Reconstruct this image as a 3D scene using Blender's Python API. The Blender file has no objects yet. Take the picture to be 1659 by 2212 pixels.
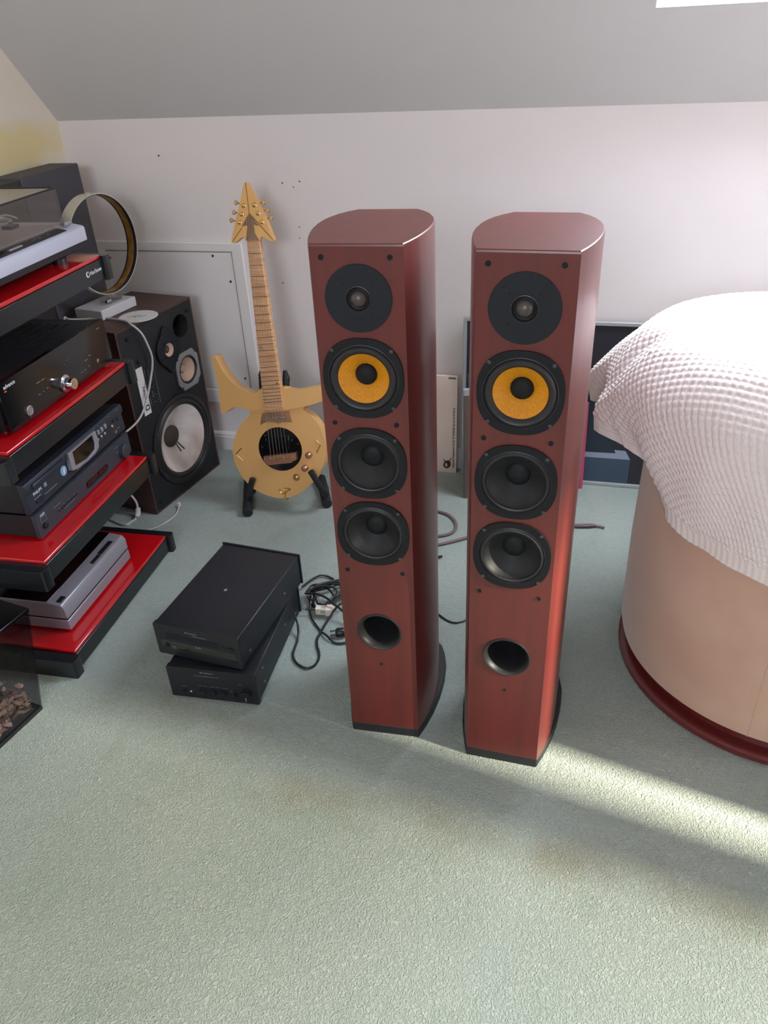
import bpy, bmesh, math, random
import numpy as np
from mathutils import Vector, Matrix
from mathutils.geometry import tessellate_polygon

random.seed(7)
rng = np.random.default_rng(7)
PI = math.pi
SC = bpy.context.scene
COL = SC.collection
R = math.radians

# ------------------------------------------------------------------ camera
cd = bpy.data.cameras.new('camera')
cam = bpy.data.objects.new('camera', cd)
COL.objects.link(cam)
cd.sensor_fit = 'HORIZONTAL'
cd.sensor_width = 36.0
cd.lens = 36.0 * 1660.0 / 1659.0
cd.clip_start = 0.02
RW = Matrix(((0.96897447, 0.09242744, -0.22922835), (0.24303737, -0.52501322, 0.81565554), (-0.04495896, -0.84606045, -0.53118773)))
M3 = RW @ Matrix.Diagonal((1, -1, -1))
cam.matrix_world = Matrix.Translation((0, 0, 1.31)) @ M3.to_4x4()
SC.camera = cam

# ------------------------------------------------------------------ world, lights, exposure
SC.view_settings.view_transform = 'Standard'
SC.view_settings.look = 'None'
SC.view_settings.gamma = 1.0
SC.view_settings.use_curve_mapping = False
SC.view_settings.exposure = 0.2
SC.cycles.max_bounces = 8
SC.cycles.diffuse_bounces = 5

wd = bpy.data.worlds.new('sky')
SC.world = wd
wd.use_nodes = True
bgn = wd.node_tree.nodes['Background']
bgn.inputs[0].default_value = (0.80, 0.89, 1.0, 1)
bgn.inputs[1].default_value = 4.5


def area(name, loc, direction, sx, sy, power, color, spread=180):
    l = bpy.data.lights.new(name, 'AREA')
    l.shape = 'RECTANGLE'
    l.size, l.size_y, l.energy, l.color = sx, sy, power, color
    l.spread = R(spread)
    o = bpy.data.objects.new(name, l)
    COL.objects.link(o)
    o.location = loc
    o.rotation_euler = Vector(direction).to_track_quat('-Z', 'Y').to_euler()
    return o


# roof window daylight, lamp in the unseen hall, and fill lamps added at two unseen windows
area('roof_window_daylight', (0.556, 1.998, 1.660), (0, -0.745, -0.667), 0.89, 0.68, 40, (0.84, 0.91, 1.0))
area('end_wall_fill', (2.42, 1.12, 1.5), (-1, -0.02, -0.3), 0.16, 0.7, 7, (1.0, 0.93, 0.85))
area('opposite_fill', (-0.15, -2.25, 1.78), (-0.1, 1, -0.10), 1.1, 0.8, 38, (0.92, 0.95, 1.0))
area('unseen_hall_lamp', (3.5, 0.373, 2.0), (-3.2, 0.68, -2.0), 0.03, 0.10, 820, (1.0, 0.93, 0.74))


# ------------------------------------------------------------------ materials
def lin(c):
    return tuple(((x / 255.0) / 12.92 if x / 255.0 <= 0.04045 else ((x / 255.0 + 0.055) / 1.055) ** 2.4) for x in c)


MATS = {}


def mat(name, rgb, rough=0.5, metal=0.0, coat=0.0, noise=None, bump=None, spec=0.5, sheen=0.0, alpha=None):
    """noise=(scale, rgb2, (sx,sy,sz)) mixes a second colour, bump=(scale, strength, distance)"""
    m = bpy.data.materials.new(name)
    m.use_nodes = True
    nt = m.node_tree
    b = nt.nodes['Principled BSDF']
    b.inputs['Base Color'].default_value = (*lin(rgb), 1)
    b.inputs['Roughness'].default_value = rough
    b.inputs['Metallic'].default_value = metal
    b.inputs['Coat Weight'].default_value = coat
    b.inputs['Coat Roughness'].default_value = 0.12
    b.inputs['Specular IOR Level'].default_value = spec
    b.inputs['Sheen Weight'].default_value = sheen
    tc = nt.nodes.new('ShaderNodeTexCoord')
    if noise:
        mp = nt.nodes.new('ShaderNodeMapping')
        mp.inputs['Scale'].default_value = noise[2] if len(noise) > 2 else (1, 1, 1)
        nt.links.new(tc.outputs['Object'], mp.inputs[0])
        n = nt.nodes.new('ShaderNodeTexNoise')
        n.inputs['Scale'].default_value = noise[0]
        n.inputs['Detail'].default_value = 6
        nt.links.new(mp.outputs[0], n.inputs[0])
        rp = nt.nodes.new('ShaderNodeValToRGB')
        rp.color_ramp.elements[0].position = 0.35
        rp.color_ramp.elements[0].color = (*lin(rgb), 1)
        rp.color_ramp.elements[1].position = 0.68
        rp.color_ramp.elements[1].color = (*lin(noise[1]), 1)
        nt.links.new(n.outputs[0], rp.inputs[0])
        nt.links.new(rp.outputs[0], b.inputs['Base Color'])
    if bump:
        n2 = nt.nodes.new('ShaderNodeTexNoise')
        n2.inputs['Scale'].default_value = bump[0]
        n2.inputs['Detail'].default_value = 4
        nt.links.new(tc.outputs['Object'], n2.inputs[0])
        bp = nt.nodes.new('ShaderNodeBump')
        bp.inputs['Strength'].default_value = bump[1]
        bp.inputs['Distance'].default_value = bump[2]
        nt.links.new(n2.outputs[0], bp.inputs['Height'])
        nt.links.new(bp.outputs[0], b.inputs['Normal'])
    MATS[name] = m
    return m


def clear(name, tint, gloss=0.08, rough=0.02, edge=0.55):
    m = bpy.data.materials.new(name)
    m.use_nodes = True
    nt = m.node_tree
    nt.nodes.remove(nt.nodes['Principled BSDF'])
    out = nt.nodes['Material Output']
    t = nt.nodes.new('ShaderNodeBsdfTransparent')
    t.inputs[0].default_value = (*tint, 1)
    g = nt.nodes.new('ShaderNodeBsdfGlossy')
    g.inputs['Roughness'].default_value = rough
    lw = nt.nodes.new('ShaderNodeLayerWeight')
    lw.inputs[0].default_value = 0.5
    pw = nt.nodes.new('ShaderNodeMath')
    pw.operation = 'POWER'
    pw.inputs[1].default_value = 4.0
    nt.links.new(lw.outputs['Facing'], pw.inputs[0])
    ma = nt.nodes.new('ShaderNodeMath')
    ma.operation = 'MULTIPLY_ADD'
    ma.inputs[1].default_value = edge
    ma.inputs[2].default_value = gloss
    mx = nt.nodes.new('ShaderNodeMixShader')
    nt.links.new(pw.outputs[0], ma.inputs[0])
    nt.links.new(ma.outputs[0], mx.inputs[0])
    nt.links.new(t.outputs[0], mx.inputs[1])
    nt.links.new(g.outputs[0], mx.inputs[2])
    nt.links.new(mx.outputs[0], out.inputs[0])
    MATS[name] = m
    return m


mat('wall', (234, 225, 224), 0.85, bump=(55, 0.12, 0.004), noise=(1.6, (228, 220, 221)))
mat('gable', (240, 230, 212), 0.85, bump=(55, 0.12, 0.004))
mat('slope', (208, 205, 204), 0.9, bump=(70, 0.1, 0.004))
mat('white_paint', (234, 228, 228), 0.55)
mat('dark_line', (70, 62, 66), 0.8)
mat('cherry', (102, 38, 33), 0.36, coat=0.2, noise=(3.2, (88, 34, 31), (14, 14, 0.7)))
mat('black_wood', (28, 29, 34), 0.55)
mat('driver_black', (22, 22, 25), 0.7, spec=0.3)
mat('plate_black', (24, 27, 34), 0.7, spec=0.35)
mat('rubber', (36, 34, 37), 0.46)
mat('cone_black', (30, 30, 32), 0.5, bump=(60, 0.2, 0.002))
mat('cap_black', (20, 20, 22), 0.6, spec=0.3)
mat('cone_yellow', (222, 150, 26), 0.4, noise=(420, (196, 124, 18)), bump=(420, 0.3, 0.001))
mat('dome', (70, 62, 58), 0.34)
mat('screw', (95, 95, 100), 0.35, 0.8)
mat('hole', (10, 10, 12), 0.8)
mat('red_glass', (190, 16, 24), 0.12, coat=1.0)
mat('rack_black', (22, 25, 30), 0.30, coat=0.3)
mat('gloss_black', (12, 12, 14), 0.10, coat=0.5)
mat('satin_black', (25, 26, 32), 0.42, bump=(400, 0.05, 0.0005))
mat('nad_grey', (52, 56, 66), 0.45)
mat('phil_grey', (40, 45, 56), 0.35)
mat('silver', (178, 178, 188), 0.32, 0.75)
mat('silver_paint', (156, 153, 162), 0.36, 0.35)
mat('fascia', (188, 188, 204), 0.4, 0.2)
mat('chrome', (215, 215, 222), 0.12, 1.0)
mat('white_print', (215, 218, 222), 0.6)
mat('grey_print', (120, 124, 130), 0.6)
mat('red_print', (200, 60, 40), 0.6)
mat('green_print', (70, 120, 90), 0.6)
mat('screen', (16, 18, 18), 0.08, coat=0.6)
mat('walnut', (86, 58, 50), 0.45, noise=(5, (66, 42, 38), (1, 1, 9)))
mat('baffle', (24, 25, 30), 0.6)
mat('cone_white', (244, 234, 230), 0.7, noise=(6, (168, 138, 122)), bump=(20, 0.3, 0.003))
mat('cone_tan', (196, 166, 146), 0.7)
mat('dust_grey', (78, 68, 62), 0.65)
mat('alu', (158, 158, 160), 0.45, 0.5)
mat('panel_grey', (72, 70, 78), 0.6)
mat('panel_brown', (52, 46, 46), 0.6)
mat('white_plastic', (214, 212, 216), 0.4)
mat('white_paper', (216, 212, 212), 0.7)
mat('hoop_beige', (206, 200, 186), 0.18, 0.25, coat=0.6)  # beige stands for the wall reflected in the clear hoop, put into its colour
mat('winding', (196, 146, 70), 0.3, 0.3, noise=(30, (120, 84, 36)))
mat('winding_dark', (52, 52, 60), 0.3, 0.3)
mat('gold', (230, 176, 110), 0.36, 0.15, coat=0.25)
mat('gold_dark', (150, 110, 52), 0.4, 0.4)
mat('gold_metal', (212, 172, 116), 0.25, 0.9)
mat('copper', (190, 140, 116), 0.3, 0.85)
mat('maple', (222, 172, 126), 0.4, coat=0.3, noise=(6, (196, 140, 96), (3, 3, 30)))
mat('veneer', (150, 118, 92), 0.5, noise=(8, (112, 86, 64), (40, 1, 3)))
mat('fret', (120, 88, 66), 0.35, 0.6)
mat('string', (200, 196, 190), 0.3, 0.9)
mat('foam', (26, 27, 32), 0.65)
mat('cable_black', (24, 25, 30), 0.4)
mat('cable_brown', (112, 92, 92), 0.4)
mat('cable_brown_dark', (80, 58, 58), 0.45)
mat('cable_white', (196, 190, 190), 0.45)
mat('adapter', (220, 204, 192), 0.5)
mat('card', (228, 208, 196), 0.75, noise=(4, (216, 192, 176)))
mat('ink', (58, 50, 50), 0.8)
mat('frame_silver', (176, 178, 180), 0.4, 0.3)
mat('poster_black', (44, 44, 54), 0.3)
mat('poster_slate', (64, 78, 98), 0.22)
mat('poster_dark', (40, 50, 62), 0.22)
mat('poster_light', (150, 160, 182), 0.22)
mat('poster_orange', (220, 160, 60), 0.22)
mat('old_wood', (104, 88, 84), 0.6, noise=(14, (84, 68, 66), (1, 1, 0.3)))
mat('pink', (176, 72, 104), 0.6)
mat('suede', (202, 166, 146), 0.85, noise=(4, (186, 146, 128)), bump=(180, 0.12, 0.001), sheen=0.3)
mat('red_wood', (98, 32, 32), 0.35, coat=0.3)
mat('blanket', (226, 212, 210), 0.9, sheen=0.2)
mat('shred', (186, 160, 140), 0.8)
mat('shred_light', (226, 204, 186), 0.8)
mat('sticker_blue', (130, 160, 200), 0.5)
clear('pane', (0.94, 0.96, 0.97), 0.04)
clear('beam_tint_pane', (0.28, 0.28, 0.27), 0.04)
clear('smoke', (0.88, 0.85, 0.83), 0.06, 0.02, 1.0)
clear('smoke_bin', (0.70, 0.68, 0.71), 0.03, 0.03, 0.3)
clear('clear_plastic', (0.86, 0.86, 0.84), 0.18, 0.08)


def carpet_material():
    m = bpy.data.materials.new('carpet')
    m.use_nodes = True
    nt = m.node_tree
    N, L = nt.nodes, nt.links
    b = N['Principled BSDF']
    b.inputs['Roughness'].default_value = 0.95
    b.inputs['Specular IOR Level'].default_value = 0.15
    b.inputs['Sheen Weight'].default_value = 0.25
    tc = N.new('ShaderNodeTexCoord')

    def noise(scale, detail, dist=0.0):
        n = N.new('ShaderNodeTexNoise')
        n.inputs['Scale'].default_value = scale
        n.inputs['Detail'].default_value = detail
        n.inputs['Distortion'].default_value = dist
        L.new(tc.outputs['Object'], n.inputs[0])
        return n

    def ramp(src, p0, p1):
        r = N.new('ShaderNodeMapRange')
        r.inputs[1].default_value = p0
        r.inputs[2].default_value = p1
        L.new(src, r.inputs[0])
        return r.outputs[0]

    def mix(fac, a, bcol):
        x = N.new('ShaderNodeMix')
        x.data_type = 'RGBA'
        if isinstance(fac, float):
            x.inputs[0].default_value = fac
        else:
            L.new(fac, x.inputs[0])
        for sock, v in ((x.inputs[6], a), (x.inputs[7], bcol)):
            if isinstance(v, tuple):
                sock.default_value = (*lin(v), 1)
            else:
                L.new(v, sock)
        return x.outputs[2]

    def mul(a, k):
        x = N.new('ShaderNodeMath')
        x.operation = 'MULTIPLY'
        L.new(a, x.inputs[0])
        if isinstance(k, float):
            x.inputs[1].default_value = k
        else:
            L.new(k, x.inputs[1])
        return x.outputs[0]

    c = mix(ramp(noise(2.6, 5).outputs[0], 0.35, 0.7), (166, 174, 166), (154, 165, 159))
    # brownish marks, part carpet wear, part shade of the dark band painted in
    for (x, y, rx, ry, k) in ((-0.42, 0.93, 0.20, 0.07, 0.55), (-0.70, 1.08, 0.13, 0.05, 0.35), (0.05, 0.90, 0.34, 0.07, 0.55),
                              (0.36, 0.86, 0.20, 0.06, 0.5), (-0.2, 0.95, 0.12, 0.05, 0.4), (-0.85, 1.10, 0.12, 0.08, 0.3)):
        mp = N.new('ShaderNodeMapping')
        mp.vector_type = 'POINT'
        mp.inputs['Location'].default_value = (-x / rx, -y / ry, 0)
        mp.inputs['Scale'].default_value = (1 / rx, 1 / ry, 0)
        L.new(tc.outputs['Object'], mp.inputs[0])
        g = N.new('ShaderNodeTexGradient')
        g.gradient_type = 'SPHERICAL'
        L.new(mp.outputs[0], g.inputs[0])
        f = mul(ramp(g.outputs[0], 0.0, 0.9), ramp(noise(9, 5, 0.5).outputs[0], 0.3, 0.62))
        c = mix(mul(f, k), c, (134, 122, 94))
    f = mul(ramp(noise(7.0, 6, 0.8).outputs[0], 0.56, 0.74), 0.35)
    c = mix(f, c, (122, 140, 122))
    tuft = noise(150, 3, 1.6)
    f2 = ramp(tuft.outputs[0], 0.36, 0.64)
    c = mix(mul(f2, 0.42), c, (128, 140, 130))
    L.new(c, b.inputs['Base Color'])
    inv = N.new('ShaderNodeMath')
    inv.operation = 'SUBTRACT'
    inv.inputs[0].default_value = 1.0
    L.new(f2, inv.inputs[1])
    bp = N.new('ShaderNodeBump')
    bp.inputs['Strength'].default_value = 0.55
    bp.inputs['Distance'].default_value = 0.006
    L.new(inv.outputs[0], bp.inputs['Height'])
    L.new(bp.outputs[0], b.inputs['Normal'])
    MATS['carpet'] = m


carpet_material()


def gable_stain():
    m = MATS['gable']
    nt = m.node_tree
    N, L = nt.nodes, nt.links
    b = N['Principled BSDF']
    tc = N.new('ShaderNodeTexCoord')
    mp = N.new('ShaderNodeMapping')
    mp.inputs['Location'].default_value = (0, -2.12 / 0.34, -1.065 / 0.085)
    mp.inputs['Scale'].default_value = (0, 1 / 0.34, 1 / 0.085)
    L.new(tc.outputs['Object'], mp.inputs[0])
    g = N.new('ShaderNodeTexGradient')
    g.gradient_type = 'SPHERICAL'
    L.new(mp.outputs[0], g.inputs[0])
    n = N.new('ShaderNodeTexNoise')
    n.inputs['Scale'].default_value = 9
    n.inputs['Detail'].default_value = 4
    L.new(tc.outputs['Object'], n.inputs[0])
    mu = N.new('ShaderNodeMath')
    mu.operation = 'MULTIPLY'
    L.new(g.outputs[0], mu.inputs[0])
    L.new(n.outputs[0], mu.inputs[1])
    mr = N.new('ShaderNodeMapRange')
    mr.inputs[1].default_value = 0.02
    mr.inputs[2].default_value = 0.30
    L.new(mu.outputs[0], mr.inputs[0])
    x = N.new('ShaderNodeMix')
    x.data_type = 'RGBA'
    L.new(mr.outputs[0], x.inputs[0])
    x.inputs[6].default_value = (*lin((240, 230, 214)), 1)
    x.inputs[7].default_value = (*lin((236, 218, 166)), 1)
    L.new(x.outputs[2], b.inputs['Base Color'])


gable_stain()


# ------------------------------------------------------------------ mesh helpers
class MB:
    def __init__(self):
        self.v, self.f = [], []

    def add(self, verts, faces, M=None):
        n = len(self.v)
        for p in verts:
            p = Vector(p)
            self.v.append(tuple(M @ p) if M is not None else tuple(p))
        self.f += [tuple(i + n for i in f) for f in faces]
        return self

    def box(self, x0, x1, y0, y1, z0, z1, M=None):
        v = [(x0, y0, z0), (x1, y0, z0), (x1, y1, z0), (x0, y1, z0), (x0, y0, z1), (x1, y0, z1), (x1, y1, z1), (x0, y1, z1)]
        return self.add(v, [(0, 3, 2, 1), (4, 5, 6, 7), (0, 1, 5, 4), (1, 2, 6, 5), (2, 3, 7, 6), (3, 0, 4, 7)], M)

    def prism(self, poly, a, b, plane='xy', M=None, holes=()):
        """extrude a 2D polygon from a to b; plane 'xy' along z, 'xz' along y"""
        def P(p, h):
            return (p[0], p[1], h) if plane == 'xy' else (p[0], h, p[1])
        loops = [list(poly)] + [list(h) for h in holes]
        tri = tessellate_polygon([[Vector((p[0], p[1], 0)) for p in lp] for lp in loops])
        flat = [p for lp in loops for p in lp]
        n = len(flat)
        v = [P(p, a) for p in flat] + [P(p, b) for p in flat]
        f = [tuple(t) for t in tri] + [tuple(i + n for i in reversed(t)) for t in tri]
        s = 0
        for lp in loops:
            k = len(lp)
            for i in range(k):
                j = (i + 1) % k
                f.append((s + i, s + j, s + j + n, s + i + n))
            s += k
        return self.add(v, f, M)

    def lathe(self, prof, c=(0, 0, 0), axis='-y', n=40, cap0=False, cap1=False, sx=1.0, M=None):
        """prof: list of (r, h), h along axis"""
        v, f = [], []
        for (r, h) in prof:
            for i in range(n):
                a = 2 * PI * i / n
                x, y = r * math.cos(a) * sx, r * math.sin(a)
                if axis == '-y':
                    v.append((c[0] + x, c[1] - h, c[2] + y))
                elif axis == 'z':
                    v.append((c[0] + x, c[1] + y, c[2] + h))
                elif axis == 'x':
                    v.append((c[0] + h, c[1] + x, c[2] + y))
        m = len(prof)
        for k in range(m - 1):
            for i in range(n):
                j = (i + 1) % n
                f.append((k * n + i, k * n + j, (k + 1) * n + j, (k + 1) * n + i))
        if cap0:
            f.append(tuple(range(n)))
        if cap1:
            f.append(tuple((m - 1) * n + i for i in range(n)))
        return self.add(v, f, M)

    def tube(self, pts, r, n=8, closed=False, M=None, flat=1.0, cap=True):
        P = [Vector(p) for p in pts]
        m = len(P)
        rr = r if isinstance(r, (list, tuple)) else [r] * m
        v, f = [], []
        up = None
        for i in range(m):
            if closed:
                t = P[(i + 1) % m] - P[i - 1]
            else:
                t = P[min(i + 1, m - 1)] - P[max(i - 1, 0)]
            t.normalize()
            if up is None:
                up = Vector((0, 0, 1)) if abs(t.z) < 0.9 else Vector((1, 0, 0))
            s = t.cross(up)
            if s.length < 1e-6:
                s = t.orthogonal()
            s.normalize()
            up = s.cross(t).normalized()
            for k in range(n):
                a = 2 * PI * k / n
                v.append(P[i] + s * (rr[i] * math.cos(a)) + up * (rr[i] * flat * math.sin(a)))
        q = m if closed else m - 1
        for i in range(q):
            for k in range(n):
                l = (k + 1) % n
                i2 = (i + 1) % m
                f.append((i * n + k, i * n + l, i2 * n + l, i2 * n + k))
        if cap and not closed:
            f.append(tuple(range(n)))
            f.append(tuple((m - 1) * n + k for k in range(n)))
        return self.add(v, f, M)


def spline(pts, k=6):
    """Catmull-Rom through points"""
    P = [Vector(p) for p in pts]
    out = []
    for i in range(len(P) - 1):
        p0, p1, p2, p3 = P[max(i - 1, 0)], P[i], P[i + 1], P[min(i + 2, len(P) - 1)]
        for j in range(k):
            t = j / k
            out.append(0.5 * ((2 * p1) + (p2 - p0) * t + (2 * p0 - 5 * p1 + 4 * p2 - p3) * t * t + (3 * p1 - p0 - 3 * p2 + p3) * t ** 3))
    out.append(P[-1])
    return out


def circle(cx, cy, r, n=40, sq=2.0, b=None):
    b = b or r
    out = []
    for i in range(n):
        a = 2 * PI * i / n
        c, s = math.cos(a), math.sin(a)
        out.append((cx + r * math.copysign(abs(c) ** (2 / sq), c), cy + b * math.copysign(abs(s) ** (2 / sq), s)))
    return out


def rrect(x0, x1, y0, y1, r, k=5):
    out = []
    for (cx, cy, a0) in ((x1 - r, y0 + r, -90), (x1 - r, y1 - r, 0), (x0 + r, y1 - r, 90), (x0 + r, y0 + r, 180)):
        for i in range(k + 1):
            a = R(a0 + 90 * i / k)
            out.append((cx + r * math.cos(a), cy + r * math.sin(a)))
    return out


def obj(name, mb, m, parent=None, bevel=0.0, seg=2, sharp=35, loc=None, smooth=True, label=None):
    me = bpy.data.meshes.new(name)
    me.from_pydata(mb.v, [], mb.f)
    bm = bmesh.new()
    bm.from_mesh(me)
    bmesh.ops.recalc_face_normals(bm, faces=bm.faces)
    bm.to_mesh(me)
    bm.free()
    if smooth:
        for p in me.polygons:
            p.use_smooth = True
        me.set_sharp_from_angle(angle=R(sharp))
    me.materials.append(MATS[m])
    o = bpy.data.objects.new(name, me)
    COL.objects.link(o)
    if parent is not None:
        o.parent = parent
    if loc:
        o.location = loc
    if bevel:
        bv = o.modifiers.new('bevel', 'BEVEL')
        bv.width = bevel
        bv.segments = seg
        bv.limit_method = 'ANGLE'
        bv.angle_limit = R(40)
    if label:
        o['label'] = label
    return o


def tag(o, label, cat, group=None):
    o['label'] = label
    o['category'] = cat
    if group:
        o['group'] = group
    return o


def thing(name, label, cat, loc=(0, 0, 0), rotz=0.0, group=None):
    o = bpy.data.objects.new(name, None)
    o.empty_display_size = 0.05
    COL.objects.link(o)
    o.location = loc
    o.rotation_euler = (0, 0, R(rotz))
    return tag(o, label, cat, group)


def struct(name, mb, m, parent=None, **k):
    o = obj(name, mb, m, parent, **k)
    if parent is None:
        o['kind'] = 'structure'
    return o


def dup(root, loc, rotz, label, group=None):
    r = root.copy()
    COL.objects.link(r)
    r.location = loc
    r.rotation_euler = (0, 0, R(rotz))
    r['label'] = label
    if group:
        r['group'] = group
    for ch in list(root.children):
        c = ch.copy()
        COL.objects.link(c)
        c.parent = r
        for g in list(ch.children):
            d = g.copy()
            COL.objects.link(d)
            d.parent = c
    return r


def text(name, s, size, pos, parent, m='white_print', angle=0.0, depth=0.0003, sx=1.0, plane='front', align='LEFT'):
    """lettering on a front face (local x right, z up, facing -y) or lying on a top (plane='top')"""
    cu = bpy.data.curves.new(name, 'FONT')
    cu.body = s
    cu.size = size
    cu.extrude = depth
    cu.align_x = align
    t = bpy.data.objects.new(name + '_curve', cu)
    COL.objects.link(t)
    dg = bpy.context.evaluated_depsgraph_get()
    me = bpy.data.meshes.new_from_object(t.evaluated_get(dg))
    bpy.data.objects.remove(t)
    rot = Matrix.Rotation(R(angle), 4, 'Z') @ Matrix.Diagonal((sx, 1, 1, 1))
    if plane == 'front':
        rot = Matrix.Rotation(R(90), 4, 'X') @ rot
    me.transform(Matrix.Translation(pos) @ rot)
    me.materials.clear()
    me.materials.append(MATS[m])
    o = bpy.data.objects.new(name, me)
    COL.objects.link(o)
    o.parent = parent
    return o


# ------------------------------------------------------------------ the room
YW, XG, XR, YB, ZK = 2.352, -1.652, 2.22, -2.35, 1.114
ZC = 2.35
TS = 0.199 / 0.178                         # slope rise per metre towards the room
YC = YW - (ZC - ZK) / TS                   # where the slope meets the flat ceiling
SL = Vector((0, -0.178, 0.199)).normalized()   # up the slope
SN = Vector((0, 0.745, 0.667))             # outwards


def slope_pt(x, s, out=0.0):
    p = Vector((x, YW, ZK)) + SL * s + SN * out
    return tuple(p)


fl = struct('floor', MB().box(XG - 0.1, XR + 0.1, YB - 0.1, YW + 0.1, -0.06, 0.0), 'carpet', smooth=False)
struct('wall_back', MB().box(XG - 0.1, XR + 0.1, YW, YW + 0.1, 0, ZK + 0.02), 'wall', smooth=False)
struct('wall_front', MB().box(XG - 0.1, XR + 0.1, YB - 0.1, YB, 0, ZK + 0.02), 'wall', smooth=False)
gp = [(YB, 0), (YW, 0), (YW, ZK), (YC, ZC), (-YC, ZC), (YB, ZK)]


def gable(name, x0, x1, m, hole=None):
    mb = MB()
    hs = hole or []
    Mx = Matrix(((0, 0, 1, 0), (1, 0, 0, 0), (0, 1, 0, 0), (0, 0, 0, 1)))
    mb.prism(gp, x0, x1, 'xy', Mx, hs)
    return struct(name, mb, m, smooth=False)


gable('wall_left', XG - 0.1, XG, 'gable')
WR = [(0.88, 1.0), (1.52, 1.0), (1.52, 1.9), (0.88, 1.9)]
WD = [(-0.15, 0.02), (0.66, 0.02), (0.66, 1.52), (-0.15, 1.52)]
gable('wall_right', XR, XR + 0.1, 'wall', [WR, WD])
# unseen low doorway, ajar door and closed hall, shaped to cut the light stripe
hall = MB()
hall.box(XR + 0.1, 4.1, -0.75, -0.70, 0, 2.4).box(XR + 0.1, 4.1, 0.80, 0.85, 0, 2.4).box(4.05, 4.1, -0.75, 0.85, 0, 2.4)
hall.box(XR + 0.1, 4.1, -0.75, 0.85, 2.4, 2.45).box(XR, 4.1, -0.75, 0.85, -0.05, 0.0)
struct('wall_unseen_hall', hall, 'old_wood', smooth=False)
d1 = bpy.data.objects.new('unseen_door_1', None)
COL.objects.link(d1)
d1['kind'] = 'structure'
d1.location = (XR + 0.105, -0.15, 0.0)
d1.rotation_euler = (0, 0, R(-28))
obj('door_leaf', MB().box(0.0, 0.035, 0.0, 0.78, 0.02, 1.40), 'white_paint', d1, bevel=0.002)
obj('door_rail', MB().box(0.0, 0.035, 0.0, 0.78, 1.72, 1.78), 'white_paint', d1, bevel=0.002)
for y in (0.0, 0.75):
    obj('door_stile', MB().box(0.0, 0.035, y, y + 0.03, 1.40, 1.72), 'white_paint', d1, bevel=0.002)
obj('pane', MB().add([(0.017, 0.03, 1.40), (0.017, 0.75, 1.40), (0.017, 0.75, 1.72), (0.017, 0.03, 1.72)], [(0, 1, 2, 3)]), 'beam_tint_pane', d1, smooth=False)  # tinted glazing added to dim lamplight passing over the leaf
obj('door_handle', MB().lathe([(0.012, 0.0), (0.010, 0.03), (0.024, 0.05), (0.018, 0.07), (0.0, 0.072)], (0.035, 0.70, 0.7), 'x', 20), 'chrome', d1)
struct('ceiling', MB().box(XG - 0.1, XR + 0.1, -YC - 0.02, YC + 0.02, ZC, ZC + 0.08), 'slope', smooth=False)

# sloped ceilings with the roof window and the added opposite one cut through them
SLEN = (Vector((0, YC, ZC)) - Vector((0, YW, ZK))).length
s0 = (Vector((0, 2.164, 1.324)) - Vector((0, YW, ZK))).length
WX0, WX1, WS0, WS1 = 0.092, 1.02, s0, s0 + 0.72


def sloped(name, sign, hx0, hx1, hs0, hs1):
    Mx = Matrix(((1, 0, 0, 0), (0, SL.y, SN.y, YW), (0, SL.z, SN.z, ZK), (0, 0, 0, 1)))
    if sign < 0:
        Mx = Matrix.Diagonal((1, -1, 1, 1)) @ Mx
    mb = MB().prism([(XG - 0.1, -0.05), (XR + 0.1, -0.05), (XR + 0.1, SLEN + 0.05), (XG - 0.1, SLEN + 0.05)], 0.0, 0.085, 'xy', Mx,
                    [[(hx0, hs0), (hx1, hs0), (hx1, hs1), (hx0, hs1)]])
    return struct(name, mb, 'slope', smooth=False), Mx


_, MX1 = sloped('ceiling_slope', 1, WX0, WX1, WS0, WS1)
_, MX2 = sloped('ceiling_slope', -1, -0.75, 0.45, 0.45, 1.45)


def roof_window(name, Mx, x0, x1, a, b):
    w = bpy.data.objects.new(name, None)
    COL.objects.link(w)
    w['kind'] = 'structure'
    fr = MB()
    fr.prism([(x0, a), (x1, a), (x1, b), (x0, b)], 0.050, 0.090, 'xy', Mx, [[(x0 + 0.02, a + 0.012), (x1 - 0.02, a + 0.012), (x1 - 0.02, b - 0.03), (x0 + 0.02, b - 0.03)]])
    obj('window_frame', fr, 'white_paint', w, smooth=False)
    obj('pane', MB().add([(x0 + 0.02, a + 0.012, 0.07), (x1 - 0.02, a + 0.012, 0.07), (x1 - 0.02, b - 0.03, 0.07), (x0 + 0.02, b - 0.03, 0.07)], [(0, 1, 2, 3)], Mx), 'pane', w, smooth=False)
    return w


roof_window('window_1', MX1, WX0, WX1, WS0, WS1)
roof_window('added_window_2', MX2, -0.75, 0.45, 0.45, 1.45)  # unseen opposite window added behind the camera to let the fill in
w3 = bpy.data.objects.new('added_window_3', None)  # added end-wall window, out of view, for the side fill lamp
COL.objects.link(w3)
w3['kind'] = 'structure'
Mz = Matrix(((0, 0, 1, 0), (1, 0, 0, 0), (0, 1, 0, 0), (0, 0, 0, 1)))
obj('window_frame', MB().prism(WR, XR + 0.03, XR + 0.08, 'xy', Mz, [[(0.92, 1.04), (1.48, 1.04), (1.48, 1.86), (0.92, 1.86)]]), 'white_paint', w3, smooth=False)  # frame of the added end-wall window
obj('pane', MB().add([(XR + 0.055, 0.92, 1.04), (XR + 0.055, 1.48, 1.04), (XR + 0.055, 1.48, 1.86), (XR + 0.055, 0.92, 1.86)], [(0, 1, 2, 3)]), 'pane', w3, smooth=False)  # pane of the added end-wall window

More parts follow.
